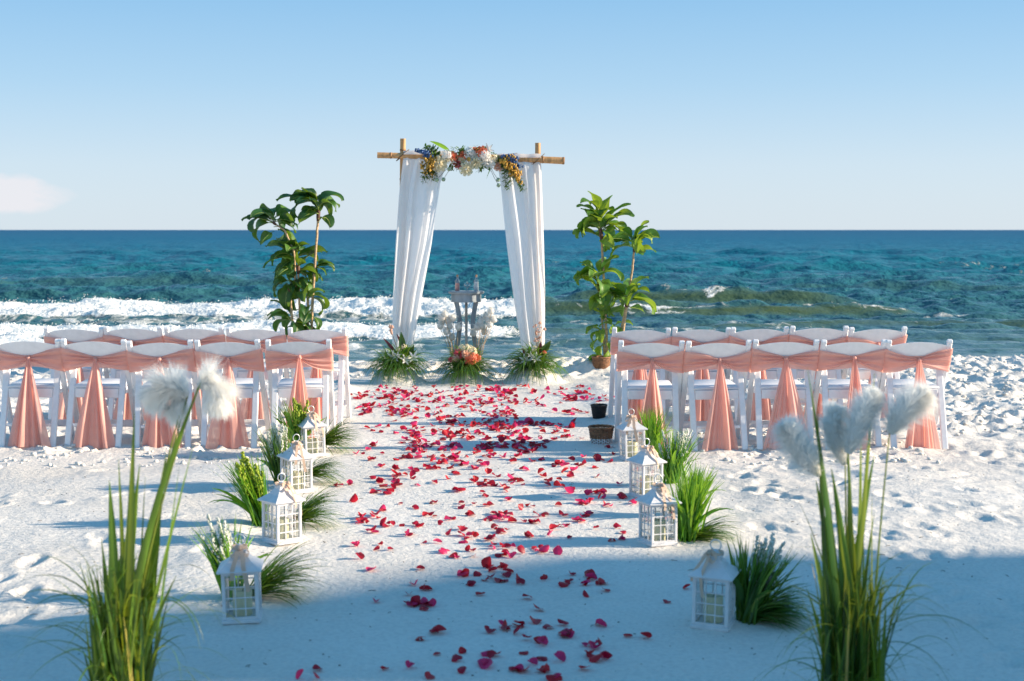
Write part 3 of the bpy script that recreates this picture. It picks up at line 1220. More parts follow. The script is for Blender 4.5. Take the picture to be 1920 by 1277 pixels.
def make_chair():
    root = thing('folding_chair', 'x', 'chair')
    for s in (-1, 1):
        mb = MB()
        mb.beam((s * .213, post_y(.752), .752), (s * .213, post_y(0), 0), .037, .034, .007)
        # rounded top of the post
        d = Vector((0, post_y(.755), .755))
        mb.tube([(s * .213 - .0183, d.y, .757), (s * .213 - .014, d.y, .757), (s * .213 + .014, d.y, .757), (s * .213 + .0183, d.y, .757)],
                [.013, .0185, .0185, .013], 14)
        mb.obj('leg', M['resin'], root, auto=35)
        mb = MB()
        mb.beam((s * .1785, -.035, .555), (s * .1785, -.205, 0), .044, .020, .005)
        mb.obj('leg', M['resin'], root, auto=35)
        mb = MB()   # hinge bolt
        mb.tube([(s * .197, .012, .40), (s * .234, .012, .40)], .009, 10)
        mb.obj('bolt', M['metal'], root, auto=35)
    mb = MB()

    def slat(side):
        def f(u, v):
            a = u * 2 - 1
            zt = .727 + .030 * (1 - a * a)
            zb = .625 - .02 * (1 - a * a)
            z = zb + (zt - zb) * v
            y = post_y(z) - .022 * (1 - a * a) + (side * .009)
            return (a * .205, y, z)
        return f
    # closed shell for the slat
    nu, nv = 20, 6
    f0, f1 = slat(-1), slat(1)
    A = [f0(i / nu, j / nv) for j in range(nv + 1) for i in range(nu + 1)]
    B = [f1(i / nu, j / nv) for j in range(nv + 1) for i in range(nu + 1)]
    w = nu + 1
    n0 = len(A)
    fs = []
    for j in range(nv):
        for i in range(nu):
            fs.append((j * w + i, j * w + i + 1, (j + 1) * w + i + 1, (j + 1) * w + i))
            fs.append((n0 + j * w + i, n0 + (j + 1) * w + i, n0 + (j + 1) * w + i + 1, n0 + j * w + i + 1))
    for i in range(nu):
        fs.append((i, n0 + i, n0 + i + 1, i + 1))
        a = nv * w + i
        fs.append((a, a + 1, n0 + a + 1, n0 + a))
    mb.add(A + B, fs)
    mb.obj('backrest', M['resin'], root, auto=50)
    mb = MB()
    mb.box((0, .095, .432), (.345, .37, .026), Matrix.Rotation(R(2), 3, 'X'), .010)
    mb.obj('seat', M['seat'], root, auto=50)
    mb = MB()
    mb.box((0, -.088, .382), (.308, .018, .066), None, .003)
    mb.box((0, .275, .392), (.38, .018, .05), None, .003)
    for s in (-1, 1):
        mb.box((s * .168, .095, .392), (.018, .345, .05), None, .003)
    mb.obj('seat_frame', M['resin'], root, auto=35)
    mb = MB()
    mb.box((0, post_y(.135), .135), (.40, .016, .052), Matrix.Rotation(R(-27), 3, 'X'), .004)
    mb.obj('stretcher', M['resin'], root, auto=35)
    mb = MB()
    mb.box((0, -.155, .16), (.31, .014, .022), None, .003)
    mb.obj('rear_stretcher', M['resin'], root, auto=35)
    band, knot, tail = SASH[0]
    sb = link('sash', band, root)
    link('knot', knot, sb)
    link('sash_tail', tail, sb)
    return root


SASH = [sash_meshes(100 + i) for i in range(20)]


def place_chair(first, px0, px1, pyf, k, label, group):
    o = first if first is not None else copy_tree(CHAIR)
    pm = (px0 + px1) / 2
    p = G(pm, pyf)
    p.y += .205
    # keep the centre's sideways position at the depth of the backrest
    p.x = AT(pm, 700, p.y - .15).x
    o.location = (p.x, p.y, sum(gz(p.x + a, p.y + b) for a in (-.2, 0, .2) for b in (-.2, 0, .2)) / 9 * .5 - .004)
    hh = random.Random(k * 7 + 1)
    o.rotation_euler = (R(hh.uniform(-.6, .6)), R(hh.uniform(-.8, .8)), R(hh.uniform(-2.6, 2.6)))
    var = SASH[k]
    sg = [c for c in o.children if c.name.split('.')[0] == 'sash'][0]
    sg.data = var[0]
    for c in sg.children:
        c.data = var[1] if c.name.startswith('knot') else var[2]
    o['label'] = label
    o['group'] = group
    return o


CHAIR = make_chair()
rows = [
    ([(-12, 112), (112, 240), (240, 367), (368, 495), (498, 622)], 843, 'near', 'left'),
    ([(81, 193), (194, 308), (309, 423), (424, 538), (539, 652)], 799, 'far', 'left'),
    ([(1161, 1283), (1285, 1409), (1411, 1536), (1537, 1661), (1663, 1786)], 846, 'near', 'right'),
    ([(1147, 1256), (1257, 1367), (1368, 1478), (1479, 1589), (1590, 1698)], 799, 'far', 'right'),
]
ordn = ['first', 'second', 'third', 'fourth', 'fifth']
k = 0
for spans, pyf, rown, side in rows:
    for i, (a, b) in enumerate(spans):
        n_from_aisle = (4 - i) if side == 'left' else i
        wh = 'near row' if rown == 'near' else 'far row'
        if n_from_aisle == 0:
            lab = f'white folding chair with coral sash, beside the aisle on its {side}, {wh}'
        elif n_from_aisle == 4:
            lab = f'white folding chair with coral sash, outermost on the {side}, {wh}'
        else:
            lab = f'white folding chair with coral sash, {ordn[n_from_aisle]} from the aisle on the {side}, {wh}'
        place_chair(CHAIR if k == 0 else None, a, b, pyf, k, lab, 'white folding chairs with coral sashes in rows')
        k += 1


# ------------------------------------------------------------------ arch
YA = 14.8


def arch():
    root = thing('wedding_arch', 'bamboo arch of two posts and a crossbar in front of the sea', 'arch', (0, YA, 0))
    inv = Vector((0, YA, 0))

    def culm(name, a, b, r0, r1, nodes):
        mb = MB()
        a, b = Vector(a) - inv, Vector(b) - inv
        pts, rad = [], []
        N = 40
        L = (b - a).length
        for i in range(N + 1):
            t = i / N
            pts.append(a.lerp(b, t))
            rad.append(r0 + (r1 - r0) * t)
        mb.tube(pts, rad, 14)
        c = mb.obj(name, M['bamboo'], root, auto=60)
        for t in nodes:
            q = a.lerp(b, t)
            r = (r0 + (r1 - r0) * t) + .003
            d = (b - a).normalized()
            m2 = MB()
            m2.tube([q - d * .010, q - d * .004, q + d * .004, q + d * .010], [r - .003, r, r, r - .003], 14)
            m2.obj('bamboo_node', M['bamboo_ring'], c)
    lt = AT(755.5, 260, YA)
    lb = AT(752, 700, YA)
    lb.z = -.1
    culm('post', lb, lt, .033, .029, (.15, .32, .5, .68, .84, .955))
    rt = AT(1008.5, 268, YA)
    rb = AT(1009, 700, YA)
    rb.z = -.1
    culm('post', rb, rt, .033, .029, (.12, .3, .47, .64, .8, .93))
    # crossbar: two overlapping culms lashed behind and in front of the posts
    culm('crossbar', AT(707.5, 291, YA - .055), AT(960, 297, YA - .055), .031, .027, (.1, .42, .8))
    culm('crossbar', AT(905, 294.5, YA - .062), AT(1058.5, 301.5, YA - .062), .030, .037, (.32, .735, .985))
    m2 = MB()
    for (px, py) in ((755, 291), (1009, 299)):
        c = AT(px, py, YA - .03) - inv
        for i in range(5):
            dz = (i - 2) * .007
            pts = []
            for j in range(17):
                a_ = 2 * PI * j / 16
                pts.append((c.x + math.cos(a_) * .052 + dz, c.y + math.sin(a_) * .066, c.z + dz + math.cos(a_) * .045))
            m2.tube(pts, .0035, 5)
    m2.obj('lashing', M['twig'], root)


arch()


def interp(tab, y):
    ys_ = [t[0] for t in tab]
    return float(np.interp(y, ys_, [t[1] for t in tab]))


def drape(name, label, Ltab, Rtab, ytop, seed, extra):
    q = random.Random(seed)
    ph = [q.uniform(0, 6.28) for _ in range(8)]
    root = thing(name, label, 'drape', (AT((Ltab[0][1] + Rtab[0][1]) / 2, 300, YA).x, YA, 0), 0, 'sheer drapes hung from the arch')
    org = Vector(root.location)

    def sheet(off, ymax, fu, amp, u0, u1, sd):
        def f(u, v):
            py = ytop + (ymax - ytop) * v
            lx, rx = interp(Ltab, py), interp(Rtab, py)
            # cloth is fed unevenly across the width, folds stay continuous down its length
            uu = u0 + (u1 - u0) * (u + .035 * math.sin(u * 9 + ph[0] + sd) * (1 - abs(2 * u - 1)))
            px = lx + (rx - lx) * uu
            w = (rx - lx) / 80.0
            wd = u * 1.0 + .05 * math.sin(v * 2.2 + ph[5] + sd) + .02 * math.sin(v * 7 + u * 5 + ph[6])
            pl = math.sin(wd * fu + ph[1] + sd + .8 * math.sin(wd * 7 + ph[3])) * .75 + math.sin(wd * fu * 1.9 + ph[2]) * .25 + math.sin(wd * fu * 3.7 + ph[3]) * .05
            pl *= amp * (.55 + .45 * min(1, v * 3))
            pl += .005 * math.sin(u * 11 + v * 7 + ph[4]) * v
            p = AT(px, py, YA - .085 + off)
            y = p.y + pl
            if v < .06:        # the cloth rolls over the bar
                t = 1 - v / .06
                y += .055 * t * t
            return (p.x - org.x, y - org.y, p.z + .010 * math.sin(u * 14 + ph[1]) * (v > .98))
        return f
    mb = MB()
    mb.grid(sheet(0, 652, 21, .024, 0, 1, 0), 150, 60)
    mb.obj('cloth', M['drape'], root)
    mb = MB()
    mb.grid(sheet(.10, 662, 15, .026, .03, .97, 2.1), 110, 50)
    mb.obj('back_cloth', M['drape'], root)
    # cloth thrown over the bar and hanging a little behind
    mb = MB()

    def over(u, v):
        a = v * PI
        lx, rx = interp(Ltab, ytop), interp(Rtab, ytop)
        p = AT(lx + (rx - lx) * u, ytop + 3, YA - .055)
        r = .046 + .003 * math.sin(u * 17 + ph[2])
        return (p.x - org.x, -.055 - r * math.cos(a), p.z + r * math.sin(a) * .9 - (.06 if v > .99 else 0))
    mb.grid(over, 90, 10)
    mb.obj('cloth_fold', M['drape'], root)
    return root


drape('drape', 'white sheer drape gathered down the left bamboo post of the arch',
      [(287, 757), (330, 752), (369, 748), (459, 742), (553, 737), (660, 735)],
      [(287, 846), (320, 833), (342, 826), (400, 817), (459, 809), (545, 793), (600, 783), (660, 772)], 287, 21, None)
drape('drape', 'white sheer drape gathered down the right bamboo post of the arch',
      [(293, 930), (346, 939), (400, 944), (459, 950), (530, 959), (592, 968), (667, 981)],
      [(293, 1014), (369, 1017), (459, 1020), (553, 1022), (667, 1021)], 293, 34, None)


# ------------------------------------------------------------------ flowers
def rose_mesh(name, mat, seed, rings=4, openness=1.0, thin=False):
    """a rose head of unit radius facing +Z"""
    q = random.Random(seed)
    mb = MB()
    for k in range(rings):
        t = k / max(1, rings - 1)
        n = 3 + k + (1 if k else 0)
        for i in range(n):
            a0 = 2 * PI * (i + q.uniform(-.15, .15)) / n + k * .7
            r0 = .08 + .12 * t
            rt = .22 + .75 * t ** .9
            ht = .62 - .48 * t * openness + q.uniform(-.05, .05)
            wd = 2 * PI / n * (.72 if k else .9)

            def f(u, v, a0=a0, r0=r0, rt=rt, ht=ht, wd=wd, t=t):
                a = a0 + (u - .5) * wd * (1 - .25 * v) * 1.35
                rr_ = r0 + (rt - r0) * (v ** (.8 if t > .4 else 1.6)) + .05 * math.sin((u - .5) * PI) ** 2
                rr_ -= .12 * (abs(u - .5) * 2) ** 2 * v
                z = -.25 + (ht + .25) * (v ** (.55 + .35 * t)) - .22 * t * v ** 4 - .16 * (abs(u - .5) * 2) ** 2 * v
                return (rr_ * math.cos(a), rr_ * math.sin(a), z)
            mb.grid(f, 5, 4)
    return mb.mesh(name, mat)


def ruffle_mesh(name, mat, seed, n=70):
    """hydrangea-like ball of many small petals"""
    q = random.Random(seed)
    mb = MB()
    for k in range(n):
        z = q.uniform(-.2, 1)
        a = q.uniform(0, 2 * PI)
        r = math.sqrt(max(0, 1 - z * z))
        nrm = Vector((r * math.cos(a), r * math.sin(a), z))
        c = nrm * q.uniform(.72, 1.0)
        x = nrm.orthogonal().normalized()
        x.rotate(Matrix.Rotation(q.uniform(0, 6.28), 3, nrm))
        y = nrm.cross(x)
        s = q.uniform(.16, .27)
        for j in range(4):
            aa = j * PI / 2
            dx = x * math.cos(aa) + y * math.sin(aa)
            dy = nrm.cross(dx)
            mb.add([c, c + dx * s * .6 + dy * s * .42 + nrm * s * .1, c + dx * s + nrm * s * .28, c + dx * s * .6 - dy * s * .42 + nrm * s * .1], [(0, 1, 2, 3)])
    return mb.mesh(name, mat)


def lily_mesh(name, mat, seed, n=6):
    q = random.Random(seed)
    mb = MB()
    for k in range(n):
        a = 2 * PI * k / n + q.uniform(-.1, .1)
        d = Vector((math.cos(a), math.sin(a), .9))
        side = Vector((-math.sin(a), math.cos(a), 0))
        mb.blade((0, 0, 0), d, 1.15, .34, droop=1.3, segs=6, kind='leaf', fold=.35, side=side)
    return mb.mesh(name, mat)


FL = {
    'rose_coral': rose_mesh('rose_coral', M['coral'], 1), 'rose_pink': rose_mesh('rose_pink', M['pink'], 2),
    'rose_cream': rose_mesh('rose_cream', M['cream'], 3, 6, .8), 'rose_white': rose_mesh('rose_white', M['white_petal'], 4, 5, 1.1),
    'rose_blush': rose_mesh('rose_blush', M['blush'], 5, 5),
    'ruffle_white': ruffle_mesh('ruffle_white', M['white_petal'], 5, 80), 'ruffle_cream': ruffle_mesh('ruffle_cream', M['cream'], 6, 90),
    'ruffle_coral': ruffle_mesh('ruffle_coral', M['coral'], 7, 90), 'ruffle_blush': ruffle_mesh('ruffle_blush', M['blush'], 8, 90),
    'lily_white': lily_mesh('lily_white', M['white_petal'], 9),
}


def flower(kind, c, r, parent, face=(0, -1, .25), name='flower', label=None, org=Vector((0, 0, 0))):
    o = link(name, FL[kind], parent)
    d = Vector(face).normalized()
    q = d.to_track_quat('Z', 'Y')
    o.rotation_euler = (q @ Euler((0, 0, random.uniform(0, 6))).to_quaternion()).to_euler()
    o.location = Vector(c) - org
    o.scale = (r, r, r)
    if label:
        o['label'] = label
    return o


def leaf_mesh(seed, L=1.0, W=.34, droop=.9, wav=.05, ribs=True, mat='leaf'):
    """broad leaf along +X from the origin, drooping to -Z, with a pale midrib"""
    q = random.Random(seed)
    mb = MB()
    mb.tint = q.uniform(.15, .95)
    ph = q.uniform(0, 6)
    tw = q.uniform(-.6, .6)
    nu, nv = 14, 6
    p = Vector((0, 0, 0))
    ang = R(q.uniform(5, 35))
    cen = []
    for i in range(nu + 1):
        cen.append((p.copy(), ang))
        p = p + Vector((math.cos(ang), 0, math.sin(ang))) * (L / nu)
        ang -= droop / nu * (1 + .8 * i / nu) * q.uniform(.8, 1.2)
    vs = []
    for i, (c, a) in enumerate(cen):
        t = i / nu
        pet = .20
        if t < pet:
            w = .04
        else:
            tt = (t - pet) / (1 - pet)
            w = max(.01, W * (math.sin(PI * tt ** .72) ** .75) * (1 - .25 * tt))
        tn = Vector((-math.sin(a), 0, math.cos(a)))
        for j in range(nv + 1):
            s = j / nv * 2 - 1
            up = .42 * abs(s) * w * .5 + wav * math.sin(t * 9 + ph + s * 2) * abs(s) ** 1.5 * min(1, t * 3)
            sd = Vector((0, 1, 0)) * math.cos(tw * t) + tn * math.sin(tw * t)
            vs.append(c + sd * s * w * .5 + tn * up)
    fs = []
    w_ = nv + 1
    for i in range(nu):
        for j in range(nv):
            fs.append((i * w_ + j, i * w_ + j + 1, (i + 1) * w_ + j + 1, (i + 1) * w_ + j))
    mb.add(vs, fs)
    if ribs:
        mb.cur = 1
        mb.tube([c + Vector((0, 0, .006)) for c, a in cen[:-1]], [.014 * (1 - .7 * i / nu) for i in range(nu)], 4)
        mb.cur = 0
    return mb.mesh('leaf', [M[mat], M['midrib']])


LEAVES = [leaf_mesh(40 + i, droop=d, W=w) for i, (d, w) in enumerate(((.9, .46), (1.5, .50), (2.1, .48), (.7, .42), (1.8, .54), (2.6, .46), (1.2, .52), (.9, .42)))]

YELLOW_LEAVES = [leaf_mesh(60 + i, droop=d, W=w, mat='leaf_yellow') for i, (d, w) in enumerate(((.9, .46), (1.5, .50), (2.1, .48), (.7, .42), (1.8, .54), (2.6, .46), (1.2, .52), (.9, .42)))]


def put_leaf(parent, c, az, el, L, var, roll=0, name='leaf', yellowish=False):
    o = link(name, (YELLOW_LEAVES if yellowish else LEAVES)[var % len(LEAVES)], parent)
    o.location = c
    o.rotation_euler = (Matrix.Rotation(az, 4, 'Z') @ Matrix.Rotation(-el, 4, 'Y') @ Matrix.Rotation(roll, 4, 'X')).to_euler()
    o.scale = (L, L, L)
    return o


# floral swag on the arch
def garland():
    root = thing('floral_swag', 'swag of coral and cream roses with amber and blue sprigs on the arch crossbar', 'flower arrangement', AT(880, 300, YA - .13))
    org = Vector(root.location)
    YF = YA - .15

    def at(px, py, dy=0):
        return AT(px, py, YF + dy) - org
    # carrying branch
    mb = MB()
    mb.tube([at(795, 300, .05), at(820, 296, .04), at(850, 297, .03), at(880, 300, .03), at(915, 299, .03), at(945, 300, .04), at(965, 306, .05)],
            [.008, .014, .018, .02, .018, .014, .008], 6)
    for (a, b) in (((915, 298), (962, 288)), ((925, 300), (955, 291)), ((925, 297), (970, 287))):
        mb.tube([at(*a), at((a[0] + b[0]) / 2, (a[1] + b[1]) / 2 - 2), at(*b)], .003, 5)
    mb.obj('branch', M['twig'], root)
    F_ = [('rose_cream', 823.6, 307, 13, 'rose'), ('rose_coral', 849, 293.5, 8, 'rose'), ('rose_coral', 868, 291, 8, 'rose'),
          ('rose_pink', 860, 306.5, 8.5, 'rose'), ('ruffle_white', 881, 286, 9, 'hydrangea'), ('rose_cream', 892, 305, 11, 'rose'),
          ('rose_white', 904, 299, 12, 'rose'), ('rose_cream', 874, 317, 11, 'rose'), ('rose_white', 917, 304, 10, 'rose'),
          ('rose_blush', 934, 312, 8, 'rose'), ('ruffle_white', 838, 291, 8, 'hydrangea'), ('lily_white', 879, 299, 9, 'daffodil'),
          ('rose_coral', 903, 284, 9, 'rose'), ('rose_coral', 891, 281.5, 6, 'rose'), ('lily_white', 916, 281, 10, 'lily'),
          ('ruffle_white', 909, 291, 8, 'hydrangea'), ('ruffle_cream', 843, 301, 6, 'hydrangea'), ('rose_white', 885, 293, 9, 'rose'),
          ('ruffle_cream', 925, 297, 7, 'hydrangea'), ('rose_cream', 866, 300, 6, 'rose')]
    for (kk, px, py, r, nm) in F_:
        flower(kk, at(px, py, random.uniform(-.05, .01)), r * 1.28 / 180.0, root, (random.uniform(-.35, .35), -1, random.uniform(-.1, .5)), nm)
    mb = MB()
    mb.lathe([(0, -.01), (.016, -.006), (.022, .012), (.018, .016), (0, .008)], 10)
    o = mb.obj('daffodil_cup', M['orange'], root)
    o.location = at(879, 299, -.06)
    o.rotation_euler = (R(80), 0, 0)
    # leaves
    for (a, b, w) in (((843, 283), (812, 264), .05), ((932, 294), (913, 329), .05), ((860, 285), (871, 273), .03), ((926, 300), (937, 296), .04)):
        p, q = at(*a), at(*b)
        d = q - p
        mb = MB()
        mb.tint = .95
        mb.blade(p, d, d.length * 1.15, w, .35, 8, 'leaf', .3, side=Vector((.4, .5, .6)))
        mb.obj('leaf', M['grass_bright'], root)
    for k in range(80):
        t = random.random()
        px = 838 + 95 * t + random.uniform(-6, 6)
        py = 298 + random.uniform(-13, 16)
        p = at(px, py, random.uniform(0, .05))
        put_leaf(root, p, random.uniform(0, 6.28), random.uniform(-.9, 1.2), random.uniform(.06, .11), random.randrange(8))
    # blue sprigs: thin stems with tiny florets
    for (cx, cy, sx, sy, n, ox, oy) in ((793, 287, 17, 9, 9, 822, 300), (962, 292, 13, 7, 6, 930, 302), (975, 307, 8, 12, 6, 945, 303)):
        for k in range(n):
            e = at(cx + random.gauss(0, sx * .55), cy + random.gauss(0, sy * .6), random.uniform(-.07, .03))
            s = at(ox, oy)
            mid = s.lerp(e, .5) + Vector((0, -.01, .02))
            mb = MB()
            mb.cur = 0
            mb.tube([s, mid, e], .0022, 4)
            mb.cur = 1
            for j in range(13):
                t = .45 + .55 * j / 12
                c = (mid.lerp(e, (t - .5) * 2) if t > .5 else s.lerp(mid, t * 2)) + Vector([random.gauss(0, .010) for _ in range(3)])
                mb.blob(c, random.uniform(.008, .013), 5, 3, jit=.3)
            mb.obj('blue_sprig', [M['grass'], M['blue']], root)
    # amber berry sprays hanging at both ends
    for (cx, cy, sx, sy, n, ox, oy) in ((799, 314, 12, 17, 22, 822, 297), (958, 307, 11, 12, 16, 935, 299), (969, 331, 11, 13, 13, 945, 305)):
        for k in range(n):
            ex, ey = cx + random.uniform(-1, 1) * sx, cy + random.uniform(-1, 1) * sy
            e = at(ex, ey, random.uniform(-.09, .02))
            s = at(ox + random.uniform(-4, 4), oy + random.uniform(-2, 2), .01)
            mid = s.lerp(e, .5) + Vector((0, -.015, .015))
            mb = MB()
            mb.tube([s, mid, e], .0018, 4)
            mb.cur = 1
            for j in range(12):
                t = .35 + .65 * j / 11
                c = (mid.lerp(e, (t - .5) * 2) if t > .5 else s.lerp(mid, t * 2)) + Vector([random.gauss(0, .011) for _ in range(3)])
                mb.blob(c, random.uniform(.007, .012), 5, 4, sz=1.3, jit=.2)
            mb.obj('amber_spray', [M['twig'], M['orange']], root)
    # eucalyptus and fern fronds
    fr = []
    for k in range(20):
        fr.append(((815, 303), (random.uniform(786, 822), random.uniform(328, 347))))
    for k in range(16):
        fr.append(((828, 297), (random.uniform(790, 822), random.uniform(272, 300))))
    for k in range(16):
        fr.append(((942, 304), (random.uniform(945, 985), random.uniform(335, 361))))
    for k in range(14):
        fr.append(((935, 302), (random.uniform(950, 968), random.uniform(310, 335))))
    for k in range(12):
        x_ = random.uniform(840, 930)
        fr.append(((x_, 300), (x_ + random.uniform(-14, 14), random.uniform(314, 326))))
    for k in range(10):
        x_ = random.uniform(840, 930)
        fr.append(((x_, 296), (x_ + random.uniform(-14, 14), random.uniform(272, 284))))
    for (a, b) in fr:
        s, e = at(*a, .03), at(*b, random.uniform(-.06, .04))
        L = (e - s).length
        mb = MB()
        out = Vector((0, -.02, .03))
        pts = [s.lerp(e, t) + out * math.sin(PI * t) for t in (0, .25, .5, .75, 1)]
        mb.tint = .2
        mb.tube(pts, .0018, 4)
        nl = int(L / .017)
        for j in range(2, nl):
            t = j / nl
            c = s.lerp(e, t) + out * math.sin(PI * t)
            dr = (e - s).normalized()
            sd = dr.cross(Vector((0, 1, .3))).normalized() * (1 if j % 2 else -1)
            mb.tint = random.uniform(0, .45)
            mb.blade(c, sd + dr * .5 + Vector((0, random.uniform(-.5, .5), 0)), random.uniform(.030, .046), .022, .2, 3, 'leaf', .15)
        mb.obj('frond', M['grass'], root)
    # round pods on wiry stems
    for (px, py, ox, oy) in ((819, 337, 846, 309), (831.5, 336.5, 848, 312), (842, 317, 852, 300), (934, 337, 921, 315), (935, 347.5, 920, 318)):
        c = at(px, py, -.04)
        mb = MB()
        mb.tube([at(ox, oy), at((px + ox) / 2 - 1, (py + oy) / 2, -.02), c], .0022, 4)
        st_ = mb.obj('pod_stem', M['twig'], root)
        mb = MB()
        mb.blob(c, .021, 12, 9, jit=.10)
        mb.obj('seed_pod', M['pod'], st_)


garland()


# ------------------------------------------------------------------ altar table with bottles
def table():
    YT = 14.92
    c = AT(874.5, 700, YT)
    ht = AT(875, 546, YT).z
    root = thing('pedestal_table', 'small grey washed wooden table with three curved legs under the arch', 'table', (c.x, YT, gz(c.x, YT)))
    z0 = root.location.z
    H_ = ht - z0
    mb = MB()
    mb.lathe([(.0, -.020), (.180, -.020), (.186, -.012), (.190, 0), (.184, .006), (0, .006)], 40, (0, 0, H_ - .006))
    mb.obj('tabletop', M['table'], root, auto=35)
    mb = MB()
    mb.lathe([(.135, -.105), (.158, -.105), (.160, -.095), (.157, -.085), (.157, -.022), (.135, -.022)], 40, (0, 0, H_ - .006))
    mb.lathe([(0, -.104), (.136, -.104), (.136, -.09), (0, -.09)], 30, (0, 0, H_ - .006))
    mb.obj('apron', M['table'], root, auto=35)

    def leg(path, w, d):
        mb = MB()
        for i in range(len(path) - 1):
            pass
        n = 24
        pts = []
        for i in range(n + 1):
            t = i / n * (len(path) - 1)
            k_ = min(int(t), len(path) - 2)
            f = t - k_
            p0 = path[max(k_ - 1, 0)]
            p1, p2 = path[k_], path[k_ + 1]
            p3 = path[min(k_ + 2, len(path) - 1)]
            pts.append(tuple(.5 * ((2 * p1[a]) + (-p0[a] + p2[a]) * f + (2 * p0[a] - 5 * p1[a] + 4 * p2[a] - p3[a]) * f * f + (-p0[a] + 3 * p1[a] - 3 * p2[a] + p3[a]) * f ** 3) for a in range(3)))
        vs, fs = [], []
        for p in pts:
            for (a, b) in ((-1, -1), (1, -1), (1, 1), (-1, 1)):
                vs.append((p[0] + a * w / 2, p[1] + b * d / 2, p[2]))
        for i in range(n):
            for k_ in range(4):
                j = (k_ + 1) % 4
                fs.append((i * 4 + k_, i * 4 + j, i * 4 + 4 + j, i * 4 + 4 + k_))
        fs += [(3, 2, 1, 0), (n * 4, n * 4 + 1, n * 4 + 2, n * 4 + 3)]
        mb.add(vs, fs)
        mb.obj('leg', M['table'], root, auto=40)
    s = 179.0

    def X(px):
        return (px - 875) / s

    def Zp(py):
        return H_ - (py - 546) / s
    for sg in (-1, 1):
        P = [(19, 563), (15.5, 580), (12.5, 600), (13, 620), (16, 640), (20, 665), (20, 690), (18, 712)]
        leg([(sg * a / s, -.05, max(-.03, Zp(b))) for a, b in P], .050, .045)
    leg([(0, .11, Zp(563)), (0, .10, Zp(600)), (0, .10, Zp(650)), (0, .12, -.02)], .028, .035)
    # low shelf tying the legs together
    mb = MB()
    mb.lathe([(0, 0), (.12, 0), (.125, .008), (.12, .016), (0, .016)], 30, (0, .02, .22))
    mb.obj('shelf', M['table'], root, auto=35)
    top = z0 + H_
    # bottles

    def bottle(px, mat, lab, fill):
        p = AT(px, 546, YT - .03)
        r_ = thing('sand_bottle', lab, 'bottle', (p.x, p.y, top + .0005), 0, 'glass bottles of sand on the table')
        mb = MB()
        mb.lathe([(0, .0), (.022, 0), (.025, .003), (.025, .105), (.022, .118), (.011, .134), (.0105, .150), (.013, .152), (.013, .157), (.0085, .157)], 20)
        mb.obj('glass', M['glass'], r_, auto=50)
        mb = MB()
        mb.lathe([(0, .004), (.0225, .004), (.0228, .01), (.0228, fill - .004), (0, fill)], 18)
        mb.obj('coloured_sand', M[mat], r_, auto=50)
        mb = MB()
        mb.lathe([(0, .145), (.008, .145), (.009, .158), (.011, .172), (0, .172)], 12)
        mb.obj('cork', M['cork'], r_, auto=40)
    bottle(857.5, 'pink_sand', 'clear glass bottle half filled with pink sand on the table', .088)
    bottle(893, 'white_sand', 'clear glass bottle filled with pale grey sand on the table', .098)
    p = AT(876, 546, YT - .03)
    r_ = thing('heart_vase', 'clear glass heart shaped vase on a small foot between two bottles', 'vase', (p.x, p.y, top + .0005))
    mb = MB()
    mb.lathe([(0, 0), (.024, 0), (.022, .004), (.008, .014), (.006, .020)], 18)
    mb.obj('foot', M['crystal'], r_)
    mb = MB()
    vs, n = [], 24

    def heart(u, v):
        a = u * 2 * PI
        hx = .0025 * 16 * math.sin(a) ** 3 * .9
        hz = .0024 * (13 * math.cos(a) - 5 * math.cos(2 * a) - 2 * math.cos(3 * a) - math.cos(4 * a))
        k_ = math.sin(v * PI)
        return (hx * (.25 + .75 * k_), (v - .5) * .036, .058 + hz * (.25 + .75 * k_))
    mb.grid(heart, 32, 8)
    mb.obj('heart_body', M['crystal'], r_)
    mb = MB()
    mb.lathe([(.010, .078), (.009, .090), (.013, .098), (.014, .100)], 16)
    mb.obj('neck', M['crystal'], r_)


table()


# ------------------------------------------------------------------ grass and flower arrangements at the foot of the arch
def tuft(root, cx, cy, cz, R_, n, seed, mat='grass', up=.75, wid=.007, droop=2.6):
    q = random.Random(seed)
    mb = MB()
    for k in range(n):
        a = q.uniform(0, 2 * PI)
        e = q.uniform(.1, 1.45)
        d = Vector((math.cos(a) * math.cos(e), math.sin(a) * math.cos(e), math.sin(e) * up + .1))
        L = R_ * q.uniform(.75, 1.2) * (1.15 if e < .9 else .85)
        mb.tint = min(1, max(0, q.gauss(.38, .22)))
        b = (cx + q.gauss(0, .035), cy + q.gauss(0, .03), cz)
        mb.blade(b, d, L, wid * q.uniform(.7, 1.3), droop * q.uniform(.7, 1.2), 7, 'grass', .3)
    o = mb.obj('grass_blades', M[mat], root)
    o['kind'] = 'stuff'
    return o


